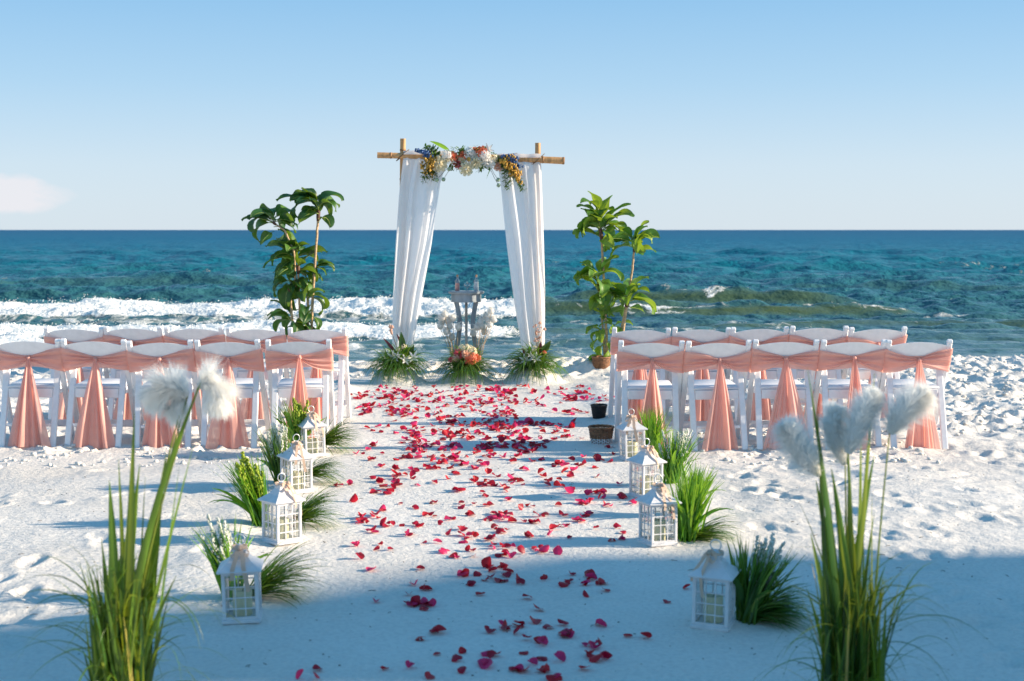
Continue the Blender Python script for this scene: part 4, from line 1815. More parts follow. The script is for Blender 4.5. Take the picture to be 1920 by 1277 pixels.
def arch_base(px, label, seed, flowers, leaves):
    Y = 14.42
    c = AT(px, 700, Y)
    z = gz(c.x, Y)
    root = thing('floor_arrangement', label, 'flower arrangement', (c.x, Y, z), 0, 'grassy flower arrangements on sand mounds under the arch')
    org = Vector(root.location)
    tuft(root, 0, 0, .02, .36, 520, seed, droop=2.9, wid=.010)
    tuft(root, 0, 0, .02, .25, 200, seed + 50, up=1.1, droop=2.2, wid=.009)
    for (kind, fx, fy, r, nm, dy) in flowers:
        flower(kind, AT(fx, fy, Y - dy) - org, r / 184.0, root, (random.uniform(-.4, .4), -1, random.uniform(.2, .8)), nm)
    for (x0, y0, x1, y1, w, mat) in leaves:
        p = AT(x0, y0, Y - .05) - org
        q_ = AT(x1, y1, Y - .08) - org
        d = q_ - p
        mb = MB()
        mb.tint = random.uniform(.2, .9)
        mb.blade(p, d, d.length, w / 184.0, .2, 7, 'leaf', .3, side=Vector((1, .2, 0)) if abs(d.z) > abs(d.x) else Vector((0, .3, 1)))
        mb.obj('leaf', M[mat], root)
    return root, org, Y


root, org, Y = arch_base(745, 'grass mound with white lilies and dark leaves at the left arch post', 5,
                         [('lily_white', 738, 671, 14, 'lily', .08), ('lily_white', 776, 672, 14, 'lily', .1), ('lily_white', 760, 676, 12, 'lily', .12),
                          ('ruffle_cream', 757, 650, 6, 'filler_bloom', .05), ('ruffle_cream', 748, 655, 6, 'filler_bloom', .05), ('lily_white', 746, 668, 9, 'lily', .1)],
                         [(756, 664, 752, 622, 13, 'leaf'), (760, 665, 775, 650, 20, 'leaf'), (745, 665, 719, 632, 6, 'burgundy'), (758, 655, 744, 625, 6, 'burgundy'),
                          (745, 672, 750, 648, 10, 'grass_bright'), (752, 672, 764, 648, 9, 'grass_bright'), (768, 675, 776, 645, 7, 'leaf'), (764, 675, 780, 655, 7, 'leaf'),
                          (744, 672, 738, 655, 8, 'grass_bright')])
# orchid sprig
mb = MB()
pts = [AT(x, y_, Y - .04) - org for x, y_ in ((748, 668), (742, 645), (735, 625), (731, 612))]
mb.tube(pts, .003, 5)
mb.cur = 1
for (x, y_) in ((731, 612), (735, 613), (733, 619), (734, 624)):
    mb.blob(AT(x, y_, Y - .04) - org, .016, 6, 5, 1, .5, 1.2, .3)
mb.obj('orchid_sprig', [M['twig'], M['blush']], root)

root, org, Y = arch_base(873, 'grass mound with coral and pink blooms in front of the small table', 15,
                         [('rose_pink', 861, 663, 11, 'peony', .10), ('ruffle_coral', 884, 673, 12, 'peony', .13), ('rose_coral', 893, 670, 10, 'peony', .12),
                          ('ruffle_cream', 876, 656, 11, 'hydrangea', .06), ('ruffle_cream', 885, 660, 10, 'hydrangea', .08), ('rose_blush', 874, 664, 9, 'rose', .14),
                          ('ruffle_blush', 855, 672, 8, 'peony', .10), ('ruffle_cream', 866, 654, 8, 'hydrangea', .05), ('rose_pink', 846, 674, 7, 'peony', .1),
                          ('rose_coral', 878, 676, 8, 'peony', .16)], [])
root, org, Y = arch_base(1000, 'grass mound with pale lilies and a broad leaf at the right arch post', 25,
                         [('lily_white', 985, 676, 13, 'lily', .1), ('lily_white', 1004, 673, 13, 'lily', .12), ('ruffle_cream', 1001, 655, 7, 'filler_bloom', .05),
                          ('lily_white', 995, 668, 9, 'lily', .1), ('ruffle_coral', 1021, 661, 4, 'filler_bloom', .1)],
                         [(1016, 662, 1032, 638, 13, 'leaf'), (1010, 665, 1014, 640, 9, 'burgundy'), (998, 672, 993, 648, 8, 'grass_bright'), (1003, 670, 1010, 650, 8, 'grass_bright'),
                          (985, 672, 980, 652, 5, 'burgundy'), (1012, 672, 1022, 658, 8, 'leaf')])
mb = MB()
for (P_) in (((1003, 665), (1007, 640), (1010, 620), (1012, 608)), ((1006, 660), (1012, 635), (1019, 615)), ((1008, 650), (1005, 625), (1004, 610))):
    mb.cur = 0
    pts = [AT(x, y_, Y - .02) - org for x, y_ in P_]
    mb.tube(pts, .0022, 5)
    mb.cur = 1
    for p in pts[1:]:
        for j in range(4):
            mb.blob(p + Vector([random.gauss(0, .012) for _ in range(3)]), .010, 6, 4, 1, .6, 1, .3)
mb.obj('blossom_sprig', [M['twig'], M['blush']], root)


# cotton stems with white feathery tufts, two bunches by the table legs
def fluffy(mb, axis_pts, radius, n, L, seed, w=.0016, droop=.6, fwd=.7):
    """many fine barbs leaving a curved axis"""
    q = random.Random(seed)
    m = len(axis_pts) - 1
    for k in range(n):
        t = q.random() ** .9
        i = min(int(t * m), m - 1)
        f = t * m - i
        p = axis_pts[i].lerp(axis_pts[i + 1], f)
        ax = (axis_pts[i + 1] - axis_pts[i]).normalized()
        s = Vector((q.gauss(0, 1), q.gauss(0, 1), q.gauss(0, 1)))
        s = (s - ax * s.dot(ax))
        if s.length < .01:
            continue
        s.normalize()
        prof = math.sin(PI * min(1, .12 + t * .86)) ** .5
        d = (s * 1.0 + ax * fwd * q.uniform(.3, 1.3)).normalized()
        mb.blade(p + s * radius * .15, d, L * prof * q.uniform(.6, 1.15), w * q.uniform(.7, 1.5), droop, 4, 'thin', 0)


def cotton(pxs, label, seed):
    Yc = 14.72
    base = AT(pxs[0], 705, Yc)
    zz = gz(base.x, Yc)
    root = thing('cotton_stems', label, 'dried flowers', (base.x, Yc, zz), 0, 'white feathery cotton stems beside the table legs')
    org = Vector(root.location)
    q = random.Random(seed)
    for (px, py) in pxs[1]:
        c = AT(px, py, Yc + q.uniform(-.06, .06)) - org
        mb = MB()
        j0 = Vector((q.uniform(-.02, .02), 0, .0))
        mid = Vector((c.x * .45, c.y * .5, c.z * .55))
        mb.tube([j0, mid, c - Vector((0, 0, .02))], [.004, .0035, .0025], 5)
        for j in range(5):
            a = j * 1.26
            mb.blade(c - Vector((0, 0, .022)), (math.cos(a), math.sin(a), 1.1), .035, .014, -.5, 4, 'leaf', .3)
        st_ = mb.obj('stem', M['stem'], root)
        mb = MB()
        ax = [c + Vector((q.uniform(-.01, .01), 0, -.02 + .022 * i)) for i in range(4)]
        fluffy(mb, ax, .02, 320, .062, q.randrange(9999), .0030, .4, .5)
        mb.blob(c, .034, 8, 6, jit=.15)
        mb.obj('cotton_tuft', M['feather'], st_)


cotton((855, [(834, 590), (828, 603), (849, 597), (843, 612), (859, 614), (837, 622), (847, 633), (825, 612), (840, 602), (829, 596)]),
       'bunch of white feathery cotton stems at the left leg of the table', 3)
cotton((892, [(921, 584), (911, 593), (926, 600), (903, 612), (895, 614), (908, 622), (901, 604), (918, 609), (887, 625), (915, 600)]),
       'bunch of white feathery cotton stems at the right leg of the table', 4)


# ------------------------------------------------------------------ tropical plants
def tropical(name, label, Yp, stems, crowns, basepx, seed, warm):
    q = random.Random(seed)
    b = AT(basepx, 695, Yp)
    root = thing(name, label, 'plant', (b.x, Yp, gz(b.x, Yp)), 0, 'tall artificial leafy plants either side of the arch')
    org = Vector(root.location)

    for (pts, r, sheath) in stems:
        dy = q.uniform(-.08, .08)
        P_ = [AT(x, y_, Yp + dy) - org for x, y_ in pts]
        # smooth and gently irregular
        out, rad = [], []
        N = 26
        for i in range(N + 1):
            t = i / N * (len(P_) - 1)
            k_ = min(int(t), len(P_) - 2)
            out.append(P_[k_].lerp(P_[k_ + 1], t - k_) + Vector((q.gauss(0, .0012), 0, 0)))
            rad.append(r * (1.12 - .25 * i / N) * (1.08 if i % 4 == 0 else 1))
        mb = MB()
        mb.tube(out, rad, 9)
        s_ = mb.obj('stem', M['stem'], root)
        if sheath:
            mb = MB()
            e = out[-1]
            mb.tube([out[-1 - 2], out[-2], e, e + Vector((0, 0, .02))], [r * 1.15, r * 1.5, r * 1.6, r * 1.1], 9)
            mb.obj('sheath', M['stem_dark'], s_)
    for (px, py, n, L, elo, ehi, azs) in crowns:
        c = AT(px, py, Yp + q.uniform(-.05, .05)) - org
        for k_ in range(n):
            if azs:
                az = R(azs[k_ % len(azs)] + q.uniform(-14, 14))
            else:
                az = 2 * PI * k_ / n + q.uniform(-.3, .3)
            el = q.uniform(elo, ehi)
            put_leaf(root, c + Vector((0, 0, q.uniform(-.05, .03))), az, el, L * 1.25 * q.uniform(.8, 1.12), q.randrange(8), q.uniform(-.6, .6), yellowish=warm)
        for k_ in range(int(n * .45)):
            put_leaf(root, c + Vector((0, 0, q.uniform(-.17, .03))), q.uniform(0, 6.28), q.uniform(elo - .4, ehi - .3), L * q.uniform(.8, 1.15), q.randrange(8), q.uniform(-.8, .8), yellowish=warm)
    return root


tropical('leafy_plant', 'tall leafy artificial plant with dark drooping leaves left of the arch', 15.3,
         [([(581, 700), (586, 560), (592, 470), (597, 398)], .014, True), ([(567, 700), (562, 590), (559, 500)], .013, True),
          ([(556, 700), (548, 600), (543, 540)], .013, True), ([(577, 700), (577, 625), (577, 552)], .015, False),
          ([(552, 700), (552, 640), (549, 600)], .012, False), ([(556, 560), (551, 470), (534, 432), (513, 418)], .010, True)],
         [(597, 390, 12, .27, .3, 1.2, [0, 180, 200, 30, 160, 190, 250, -20, 215, 60, 170, 180]),
          (594, 384, 4, .33, .3, .7, [175, 190, 165, 200]),
          (513, 412, 11, .27, -.1, .9, [180, 200, 160, 0, 170, -30, 230, 100, 190, 40, 185]),
          (551, 482, 12, .30, -.3, 1.2, [180, 200, 0, 30, 270, 220, -30, 120, 160, 250, 290]),
          (559, 505, 9, .27, -.6, .9, [0, 200, 30, 270, 340, 230, 180]),
          (545, 530, 8, .25, -1.0, .6, [200, 250, 290, 180, 320]),
          (590, 498, 4, .2, -.2, .7, [0, 20, -30]),
          (577, 556, 5, .24, -.9, .8, [10, 180, 250, 330]),
          (583, 590, 4, .22, -.9, .5, [0, 250, 330]),
          (549, 602, 9, .25, -.6, 1.0, [180, 0, 200, 250, 290, 150, 320])],
         567, 71, False)
tropical('leafy_plant', 'tall leafy artificial plant with yellow green leaves right of the arch', 15.3,
         [([(1141, 704), (1136, 610), (1132, 520), (1127, 432)], .014, True), ([(1136, 704), (1131, 620), (1122, 532)], .013, True),
          ([(1150, 704), (1168, 622), (1176, 568)], .016, True), ([(1146, 704), (1175, 570), (1185, 510), (1190, 462)], .012, True),
          ([(1144, 704), (1148, 650), (1150, 612)], .009, True)],
         [(1127, 428, 13, .26, .1, 1.3, [180, 200, 160, 0, 20, 240, 140, 190, -20, 300]),
          (1124, 400, 5, .22, .5, 1.4, [170, 140, 30, 200]),
          (1129, 426, 4, .33, .3, .9, [0, -20, 10, 5]),
          (1190, 458, 13, .25, .1, 1.3, [0, 180, 20, 160, -20, 200, 60, 340, 120, 250]),
          (1121, 526, 13, .27, -.3, 1.2, [180, 160, 200, 0, 20, 250, 140, 270, -30, 60]),
          (1128, 540, 6, .24, -1.0, .2, [0, 270, 200, 330]),
          (1176, 562, 12, .27, -.1, 1.1, [0, 180, 15, 165, -20, 200, 250, 90, 300]),
          (1150, 608, 7, .18, -.8, 1.0, [0, 180, 270, 30, 320]),
          (1127, 618, 2, .19, -.9, .2, [190, 250]),
          (1130, 622, 2, .17, .2, .6, [180, 170]),
          (1136, 674, 5, .22, .0, .6, [180, 200, 170, 190, 160]),
          (1139, 640, 4, .2, -.8, .4, [0, 200, 300, 160])],
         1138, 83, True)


# ------------------------------------------------------------------ baskets
def basket(loc, r0, r1, h, mat, label, base_mat=None, bh=0, name='wicker_basket'):
    root = thing(name, label, 'basket', loc)
    N = 26

    def weave(z0, z1, m, nm, par):
        rows_ = max(3, int((z1 - z0) / .0085))
        mb = MB()
        for i in range(rows_):
            z = z0 + (z1 - z0) * (i + .5) / rows_
            rr_ = r0 + (r1 - r0) * z / h
            pts = []
            for j in range(N * 2 + 1):
                a = 2 * PI * j / (N * 2)
                o_ = .0028 * (1 if (j // 2 + i) % 2 else -1) * (1 if j % 2 == 0 else .6)
                pts.append(((rr_ + o_) * math.cos(a), (rr_ + o_) * math.sin(a), z))
            mb.tube(pts, .0046, 5, cap=False)
        return mb.obj(nm, m, par)
    weave(bh, h, M[mat], 'woven_side', root)
    if base_mat:
        weave(0.0, bh, M[base_mat], 'woven_base', root)
    mb = MB()
    for j in range(N):
        a = 2 * PI * j / N
        mb.tube([(r0 * math.cos(a), r0 * math.sin(a), 0), (r1 * math.cos(a), r1 * math.sin(a), h)], .0035, 5)
    mb.lathe([(0, .004), (r0, .004), (r0, .010), (0, .010)], 26)
    mb.obj('stakes', M[mat], root)
    mb = MB()
    pts = [(r1 * 1.03 * math.cos(2 * PI * j / 32), r1 * 1.03 * math.sin(2 * PI * j / 32), h + .003 + .002 * (j % 2)) for j in range(33)]
    mb.tube(pts, .008, 7, cap=False)
    mb.obj('rim', M[mat], root)
    return root


BK1 = p = GG(1129, 834)
basket((p.x, p.y + .08, gz(p.x, p.y + .08) - .004), .070, .088, .118, 'wicker', 'brown wicker basket with white woven base beside the aisle chair', 'wicker_white', .042)
BK2 = p = GG(1124, 785)
basket((p.x, p.y + .05, gz(p.x, p.y + .05) - .006), .046, .062, .105, 'wicker_dark', 'small black wicker basket by the chair legs right of the aisle')
p = AT(1127, 700, 15.15)
basket((p.x, 15.15, gz(p.x, 15.15) - .075), .085, .095, .13, 'wicker', 'brown wicker pot sunk in sand at the foot of the right leafy plant')


# ------------------------------------------------------------------ lanterns
def make_lantern():
    root = thing('lantern', 'x', 'lantern')
    W, HB = .142, .205
    h = W / 2
    mb = MB()
    mb.box((0, 0, .008), (W + .008, W + .008, .016), None, .003)
    mb.obj('base', M['lantern'], root, auto=35)
    for sx in (-1, 1):
        for sy in (-1, 1):
            mb = MB()
            mb.box((sx * (h - .007), sy * (h - .007), .016 + (HB - .016) / 2), (.014, .014, HB - .016), None, .002)
            mb.obj('corner_post', M['lantern'], root, auto=35)
    for k_ in range(4):
        rot = Matrix.Rotation(k_ * PI / 2, 3, 'Z')
        mb = MB()
        inner = W - .028
        for i in (1, 2):
            x = -inner / 2 + inner * i / 3
            mb.box(rot @ Vector((x, -h + .006, .016 + (HB - .016) / 2)), (.0042, .0042, HB - .016))
        for i in (1, 2, 3):
            z = .016 + (HB - .032) * i / 4
            mb.box(rot @ Vector((0, -h + .0058, z)), (inner, .0036, .0042) if k_ % 2 == 0 else (.0036, inner, .0042))
        mb.box(rot @ Vector((0, -h + .006, HB - .006)), (inner, .010, .012) if k_ % 2 == 0 else (.010, inner, .012))
        mb.box(rot @ Vector((0, -h + .006, .021)), (inner, .010, .010) if k_ % 2 == 0 else (.010, inner, .010))
        fr = mb.obj('lattice', M['lantern'], root, smooth=False)
        mb = MB()
        a = [rot @ Vector(v_) for v_ in ((-inner / 2, -h + .0095, .027), (inner / 2, -h + .0095, .027), (inner / 2, -h + .0095, HB - .013), (-inner / 2, -h + .0095, HB - .013))]
        mb.add(a, [(0, 1, 2, 3)])
        mb.obj('pane', M['pane'], fr, smooth=False)
    # roof: concave pyramid with a small square collar on top
    mb = MB()
    prof = [(h + .014, HB), (h + .016, HB + .006), (h + .010, HB + .011), (.046, HB + .036), (.026, HB + .062)]
    vs, fs = [], []
    for (r_, z) in prof:
        for (a, b) in ((-1, -1), (1, -1), (1, 1), (-1, 1)):
            vs.append((a * r_, b * r_, z))
    for i in range(len(prof) - 1):
        for k_ in range(4):
            j = (k_ + 1) % 4
            fs.append((i * 4 + k_, i * 4 + j, i * 4 + 4 + j, i * 4 + 4 + k_))
    fs += [(3, 2, 1, 0), (16, 17, 18, 19)]
    mb.add(vs, fs)
    rf = mb.obj('roof', M['lantern'], root, smooth=False)
    mb = MB()
    mb.box((0, 0, HB + .068), (.050, .050, .016), None, .002)
    mb.box((0, 0, HB + .078), (.060, .060, .005), None, .001)
    mb.lathe([(.018, 0), (.012, .012), (.006, .018), (0, .020)], 12, (0, 0, HB + .080))
    mb.obj('cap', M['lantern'], rf, auto=35)
    mb = MB()
    pts = [(.021 * math.cos(2 * PI * j / 20), 0, HB + .116 + .021 * math.sin(2 * PI * j / 20)) for j in range(21)]
    mb.tube(pts, .0026, 6, cap=False)
    mb.obj('ring', M['metal'], root)
    # ribbon bow round the cap, two loops and two tails down the roof
    mb = MB()

    def strip(pts, w, wdir):
        vs_ = []
        for p_ in pts:
            p_ = Vector(p_)
            vs_ += [p_ - Vector(wdir) * w / 2, p_ + Vector(wdir) * w / 2]
        mb.add(vs_, [(2 * i, 2 * i + 1, 2 * i + 3, 2 * i + 2) for i in range(len(pts) - 1)])
    zc = HB + .088
    for s_ in (-1, 1):
        loop = []
        for j in range(15):
            a = j / 14 * 2 * PI
            loop.append((s_ * (.034 - .034 * math.cos(a)) * .55, -.032 + .016 * math.sin(a) * .7, zc + .012 * math.sin(a) - .011 * (1 - math.cos(a))))
        strip(loop, .015, (0, .6, .8))
        t = []
        for j in range(12):
            f = j / 11
            x = s_ * (.006 + .026 * f)
            y = -.035 - .052 * min(1, f * 1.5) - .002 * math.sin(f * 9)
            z = zc - .085 * min(1, f * 1.5) * .95 - max(0, f - .66) * (.24 if s_ > 0 else .1)
            t.append((x + .003 * math.sin(f * 8), y, z))
        strip(t, .017, (1, 0, 0))
    mb.blob((0, -.036, zc), .011, 8, 6, jit=.1)
    ring = [(.030 * math.cos(2 * PI * j / 16), .030 * math.sin(2 * PI * j / 16) * 1.05, zc - .003) for j in range(17)]
    strip(ring, .014, (0, 0, 1))
    mb.obj('ribbon_bow', M['ribbon'], root)
    return root


LANT = make_lantern()
L_SPOTS = [
    ('left', 450, 1166, 4, 'nearest the camera'), ('left', 525, 1019, 40, 'second from the camera'),
    ('left', 553, 922, 33, 'third from the camera'), ('left', 584, 857, 24, 'farthest from the camera'),
    ('right', 1343, 1177, -22, 'nearest the camera'), ('right', 1237, 1022, 20, 'second from the camera'),
    ('right', 1214, 933, 28, 'third from the camera'), ('right', 1188, 862, 12, 'farthest from the camera')]
LW = []
for i, (side, px, py, rz, wh) in enumerate(L_SPOTS):
    o = LANT if i == 0 else copy_tree(LANT)
    p = GG(px, py)
    p.y += .07
    z = gz(p.x, p.y) - .010
    o.location = (p.x, p.y, z)
    o.rotation_euler = (R((-1) ** i * 1.1), R(((i * 5) % 7 - 3) * .5), R(rz))
    for ch in o.children:      # every bow tied a little differently
        if ch.name.startswith('ribbon_bow') and i:
            ch.rotation_euler = (0, 0, R((-28, 35, -12, 20, -40, 10, 30, -20)[i]))
            ch.scale = (1.0 + .12 * math.sin(i * 2.1), 1, 1)
    o['label'] = f'white lattice lantern with beige ribbon bow, {side} of the aisle, {wh}'
    o['group'] = 'white lanterns lining the aisle'
    LW.append((p.x, p.y, z))
    c = thing('candle', f'thick cream pillar candle inside the {side} lantern {wh}', 'candle', (p.x, p.y, z + .0165), 0, 'cream candles inside the lanterns')
    mb = MB()
    mb.lathe([(0, 0), (.036, 0), (.038, .003), (.038, .098), (.035, .102), (.030, .097), (0, .093)], 24)
    mb.obj('wax', M['candle'], c, auto=50)
    mb = MB()
    mb.tube([(0, 0, .092), (.001, 0, .100), (.004, 0, .106)], .0012, 5)
    mb.obj('wick', M['debris'], c)


# ------------------------------------------------------------------ greenery beside the lanterns
def spike(mb, base, tip, r, n, q):
    """flower spike: florets packed round the upper part of a stem"""
    base, tip = Vector(base), Vector(tip)
    mb.cur = 0
    mid = base.lerp(tip, .5) + Vector((q.gauss(0, .006), q.gauss(0, .006), 0))
    mb.tube([base, mid, tip], [.0022, .0018, .0012], 4)
    mb.cur = 1
    fine_ = r < .012
    for k_ in range(n):
        t = .48 + .52 * k_ / n
        c = base.lerp(mid, t * 2) if t < .5 else mid.lerp(tip, t * 2 - 1)
        a = q.uniform(0, 6.28)
        rr_ = r * (1.15 - .8 * (t - .48) / .52)
        c = c + Vector((math.cos(a) * rr_, math.sin(a) * rr_, 0))
        mb.blob(c, q.uniform(.0036, .0066) if fine_ else q.uniform(.005, .0085), 5, 3, jit=.25)


def bunch(side, idx, px, py, wpx, hpx, bloom, greens, n_up, label, seed, lean=0.0, fine=None, wide=.011):
    q = random.Random(seed)
    b = GG(px, py)
    root = thing('greenery_bunch', label, 'plant', (b.x, b.y, b.z - .005), 0, 'greenery bunches beside the lanterns')
    s = F / b.y
    W, H_ = wpx / s, hpx / s
    mb = MB()
    for k_ in range(int(n_up * 1.5)):
        a = q.uniform(0, 2 * PI)
        sp = q.random() ** .8
        d = Vector((math.cos(a) * sp * W / H_ * .55 + lean, math.sin(a) * sp * .42, 1))
        mb.tint = min(1, max(0, q.gauss(.5, .25)))
        L = H_ * q.uniform(.6, 1.0) * (1 + .15 * sp)
        mb.blade((q.gauss(0, .02), q.gauss(0, .02), 0), d, L, wide * q.uniform(.7, 1.4), q.uniform(.15, 1.2), 6, 'grass', .35)
    o = mb.obj('grass_blades', M[greens], root)
    o['kind'] = 'stuff'
    if bloom:
        for k_ in range(16 if bloom != 'yellow_bloom' else 14):
            a = q.uniform(0, 2 * PI)
            sp = q.random()
            hh = H_ * q.uniform(.72, 1.05)
            tip = (math.cos(a) * sp * W * .40 + lean * hh, math.sin(a) * sp * .10, hh)
            mb = MB()
            mb.tint = q.uniform(.2, .8)
            spike(mb, (q.gauss(0, .015), q.gauss(0, .015), .02), tip, .010 if bloom == 'white_bloom' else .014, 60, q)
            mb.obj('flower_spike', [M[greens], M[bloom]], root)
    # larger strap leaves
    for k_ in range(6):
        a = q.uniform(0, 2 * PI)
        mb = MB()
        mb.tint = q.uniform(.3, .9)
        mb.blade((0, 0, 0), (math.cos(a) * .6 + lean, math.sin(a) * .5, 1), H_ * q.uniform(.75, .95), .030, q.uniform(.8, 1.8), 8, 'leaf', .4)
        mb.obj('strap_leaf', M[greens], root)
    if fine:
        (dx, ex, ey, n_, mt) = fine
        # a spray of fine arching grass leaning out to (ex, ey)
        mb = MB()
        base = GG(px + dx, py) - Vector(root.location)
        base.z = 0.01
        reach = (ex - (px + dx)) / s
        rise = (py - ey) / s
        for k_ in range(int(n_ * 1.25)):
            e = q.uniform(.0, 1.0)
            ang = math.atan2(max(.03, rise) * (1.25 - e * 1.1), abs(reach) * .55)
            yaw = q.gauss(0, .42)
            d = Vector((math.copysign(math.cos(yaw), reach) * math.cos(ang), math.sin(yaw) * math.cos(ang), math.sin(ang)))
            L = math.hypot(reach, rise) * q.uniform(.6, 1.12)
            mb.tint = min(1, max(0, q.gauss(.32, .2)))
            mb.blade(base + Vector((q.gauss(0, .014), q.gauss(0, .02), 0)), d, L, .0058 * q.uniform(.6, 1.5), q.uniform(.7, 1.9), 8, 'grass', .2)
        o = mb.obj('fine_grass', M[mt], root)
        o['kind'] = 'stuff'
    return root


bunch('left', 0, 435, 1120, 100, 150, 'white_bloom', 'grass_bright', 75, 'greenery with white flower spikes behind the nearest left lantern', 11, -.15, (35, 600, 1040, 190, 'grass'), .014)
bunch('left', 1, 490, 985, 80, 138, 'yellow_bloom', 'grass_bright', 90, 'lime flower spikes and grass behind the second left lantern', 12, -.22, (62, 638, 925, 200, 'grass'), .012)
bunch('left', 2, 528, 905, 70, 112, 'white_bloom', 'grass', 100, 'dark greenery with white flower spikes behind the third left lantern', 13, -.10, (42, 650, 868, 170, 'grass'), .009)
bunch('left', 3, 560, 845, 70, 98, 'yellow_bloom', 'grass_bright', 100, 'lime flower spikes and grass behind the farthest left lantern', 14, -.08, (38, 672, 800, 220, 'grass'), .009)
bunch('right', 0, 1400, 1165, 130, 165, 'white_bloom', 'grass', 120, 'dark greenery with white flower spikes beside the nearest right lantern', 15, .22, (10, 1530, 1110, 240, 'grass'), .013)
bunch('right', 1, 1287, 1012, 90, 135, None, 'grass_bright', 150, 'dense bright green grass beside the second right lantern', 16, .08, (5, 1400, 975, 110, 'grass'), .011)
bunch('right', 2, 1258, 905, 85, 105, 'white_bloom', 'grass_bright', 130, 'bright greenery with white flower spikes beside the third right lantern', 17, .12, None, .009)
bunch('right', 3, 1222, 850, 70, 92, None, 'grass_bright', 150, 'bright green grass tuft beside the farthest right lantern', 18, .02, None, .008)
bunch('right', 2, 1296, 960, 75, 100, None, 'grass_bright', 110, 'bright green grass between the second and third right lanterns', 19, .15, None, .010)


# ------------------------------------------------------------------ tall reed arrangements in the foreground
def reeds(label, px, py, leaves, wisps_seed, plumes, nbase):
    q = random.Random(wisps_seed)
    b = G(px, py)
    b.z = gz(b.x, b.y)
    root = thing('reed_arrangement', label, 'plant', tuple(b), 0, 'tall reed arrangements with white plumes in the foreground')
    org = Vector(b)
    Yp = b.y

    def at(x, y_, dy=0):
        return AT(x, y_, Yp + dy) - org
    # the tall strap leaves one can tell apart
    for (x0, x1, y1, w, tint) in leaves:
        dy = q.uniform(-.05, .05)
        base = Vector((at(x0, py).x, dy, -.02))
        tip = at(x1, y1, dy)
        mb = MB()
        mb.tint = tint
        N = 12
        bow = Vector((q.uniform(-.015, .015), 0, 0))
        face_ = Vector((math.cos(q.uniform(-.9, .9)), math.sin(q.uniform(-.9, .9)), 0)).normalized()
        vs, fs = [], []
        for i in range(N + 1):
            t = i / N
            c = base.lerp(tip, t)
            c.x = base.x + (tip.x - base.x) * t ** 1.7
            c += bow * math.sin(PI * t)
            ww = w * q.uniform(.85, 1.15) / 567.0 * (.75 + .25 * math.sin(PI * t)) * (1 - t ** 3.5) + .0015
            nn = Vector((-face_.y, face_.x, 0))
            vs += [c - face_ * ww / 2 + nn * ww * .22, c, c + face_ * ww / 2 + nn * ww * .22]
        for i in range(N):
            a = i * 3
            fs += [(a, a + 1, a + 4, a + 3), (a + 1, a + 2, a + 5, a + 4)]
        mb.add(vs, fs)
        mb.obj('reed_leaf', M['reed'], root)
    for (x0, x1, y1, w, tint) in list(leaves)[:10]:
        mb = MB()
        mb.tint = min(1, tint + q.uniform(-.2, .3))
        b0 = Vector((at(x0 + q.uniform(-25, 25), py).x, q.uniform(-.05, .05), -.02))
        tp = at(x1 + q.uniform(-30, 30), y1 + q.uniform(20, 160), 0)
        dd = tp - b0
        mb.blade(b0, dd, dd.length, q.uniform(.012, .026), q.uniform(.0, .35), 10, 'grass', .5)
        mb.obj('reed_leaf', M['reed'], root)
    # crowded basal blades and curling wisps
    mb = MB()
    for k_ in range(nbase):
        a = q.uniform(0, 2 * PI)
        sp = q.random() ** 1.4
        d = Vector((math.cos(a) * sp * .22, math.sin(a) * sp * .25, 1))
        mb.tint = min(1, max(0, q.gauss(.42, .3)))
        mb.blade((q.gauss(0, .036), q.gauss(0, .035), -.02), d, q.uniform(.18, .56), q.uniform(.006, .022), q.uniform(.1, 1.1), 7, 'grass', .4)
    for k_ in range(150):
        a = q.uniform(0, 2 * PI)
        el = q.uniform(.45, 1.4)
        d = Vector((math.cos(a) * math.cos(el), math.sin(a) * math.cos(el), math.sin(el)))
        mb.tint = min(1, max(0, q.gauss(.4, .25)))
        mb.blade((q.gauss(0, .04), q.gauss(0, .03), q.uniform(0, .34)), d, q.uniform(.2, .5), q.uniform(.003, .007), q.uniform(1.0, 3.8), 10, 'grass', .2, wob=.06)
    o = mb.obj('grass_blades', M['reed'], root)
    o['kind'] = 'stuff'
    for (axp, rad, n_, L, stem0) in plumes:
        dy = q.uniform(-.04, .04)
        ax = [at(x, y_, dy) for x, y_ in axp]
        mb = MB()
        s0 = Vector((at(stem0, py).x, dy * .5, 0))
        mb.tint = .85
        pts = []
        for i in range(9):
            t = i / 8
            c = s0.lerp(ax[0], t)
            c.x = s0.x + (ax[0].x - s0.x) * t ** 1.6
            pts.append(c)
        mb.tube(pts, [.0042 - .0018 * i / 8 for i in range(9)], 6)
        st_ = mb.obj('plume_stem', M['reed'], root)
        mb = MB()
        fluffy(mb, ax, rad, int(n_ * 1.35), L * 1.15, q.randrange(99999), .0022, .6, .95)
        mb.tube(ax, [.012] + [.030] * (len(ax) - 2) + [.014], 8)
        mb.obj('plume', M['feather'], st_)
    return root


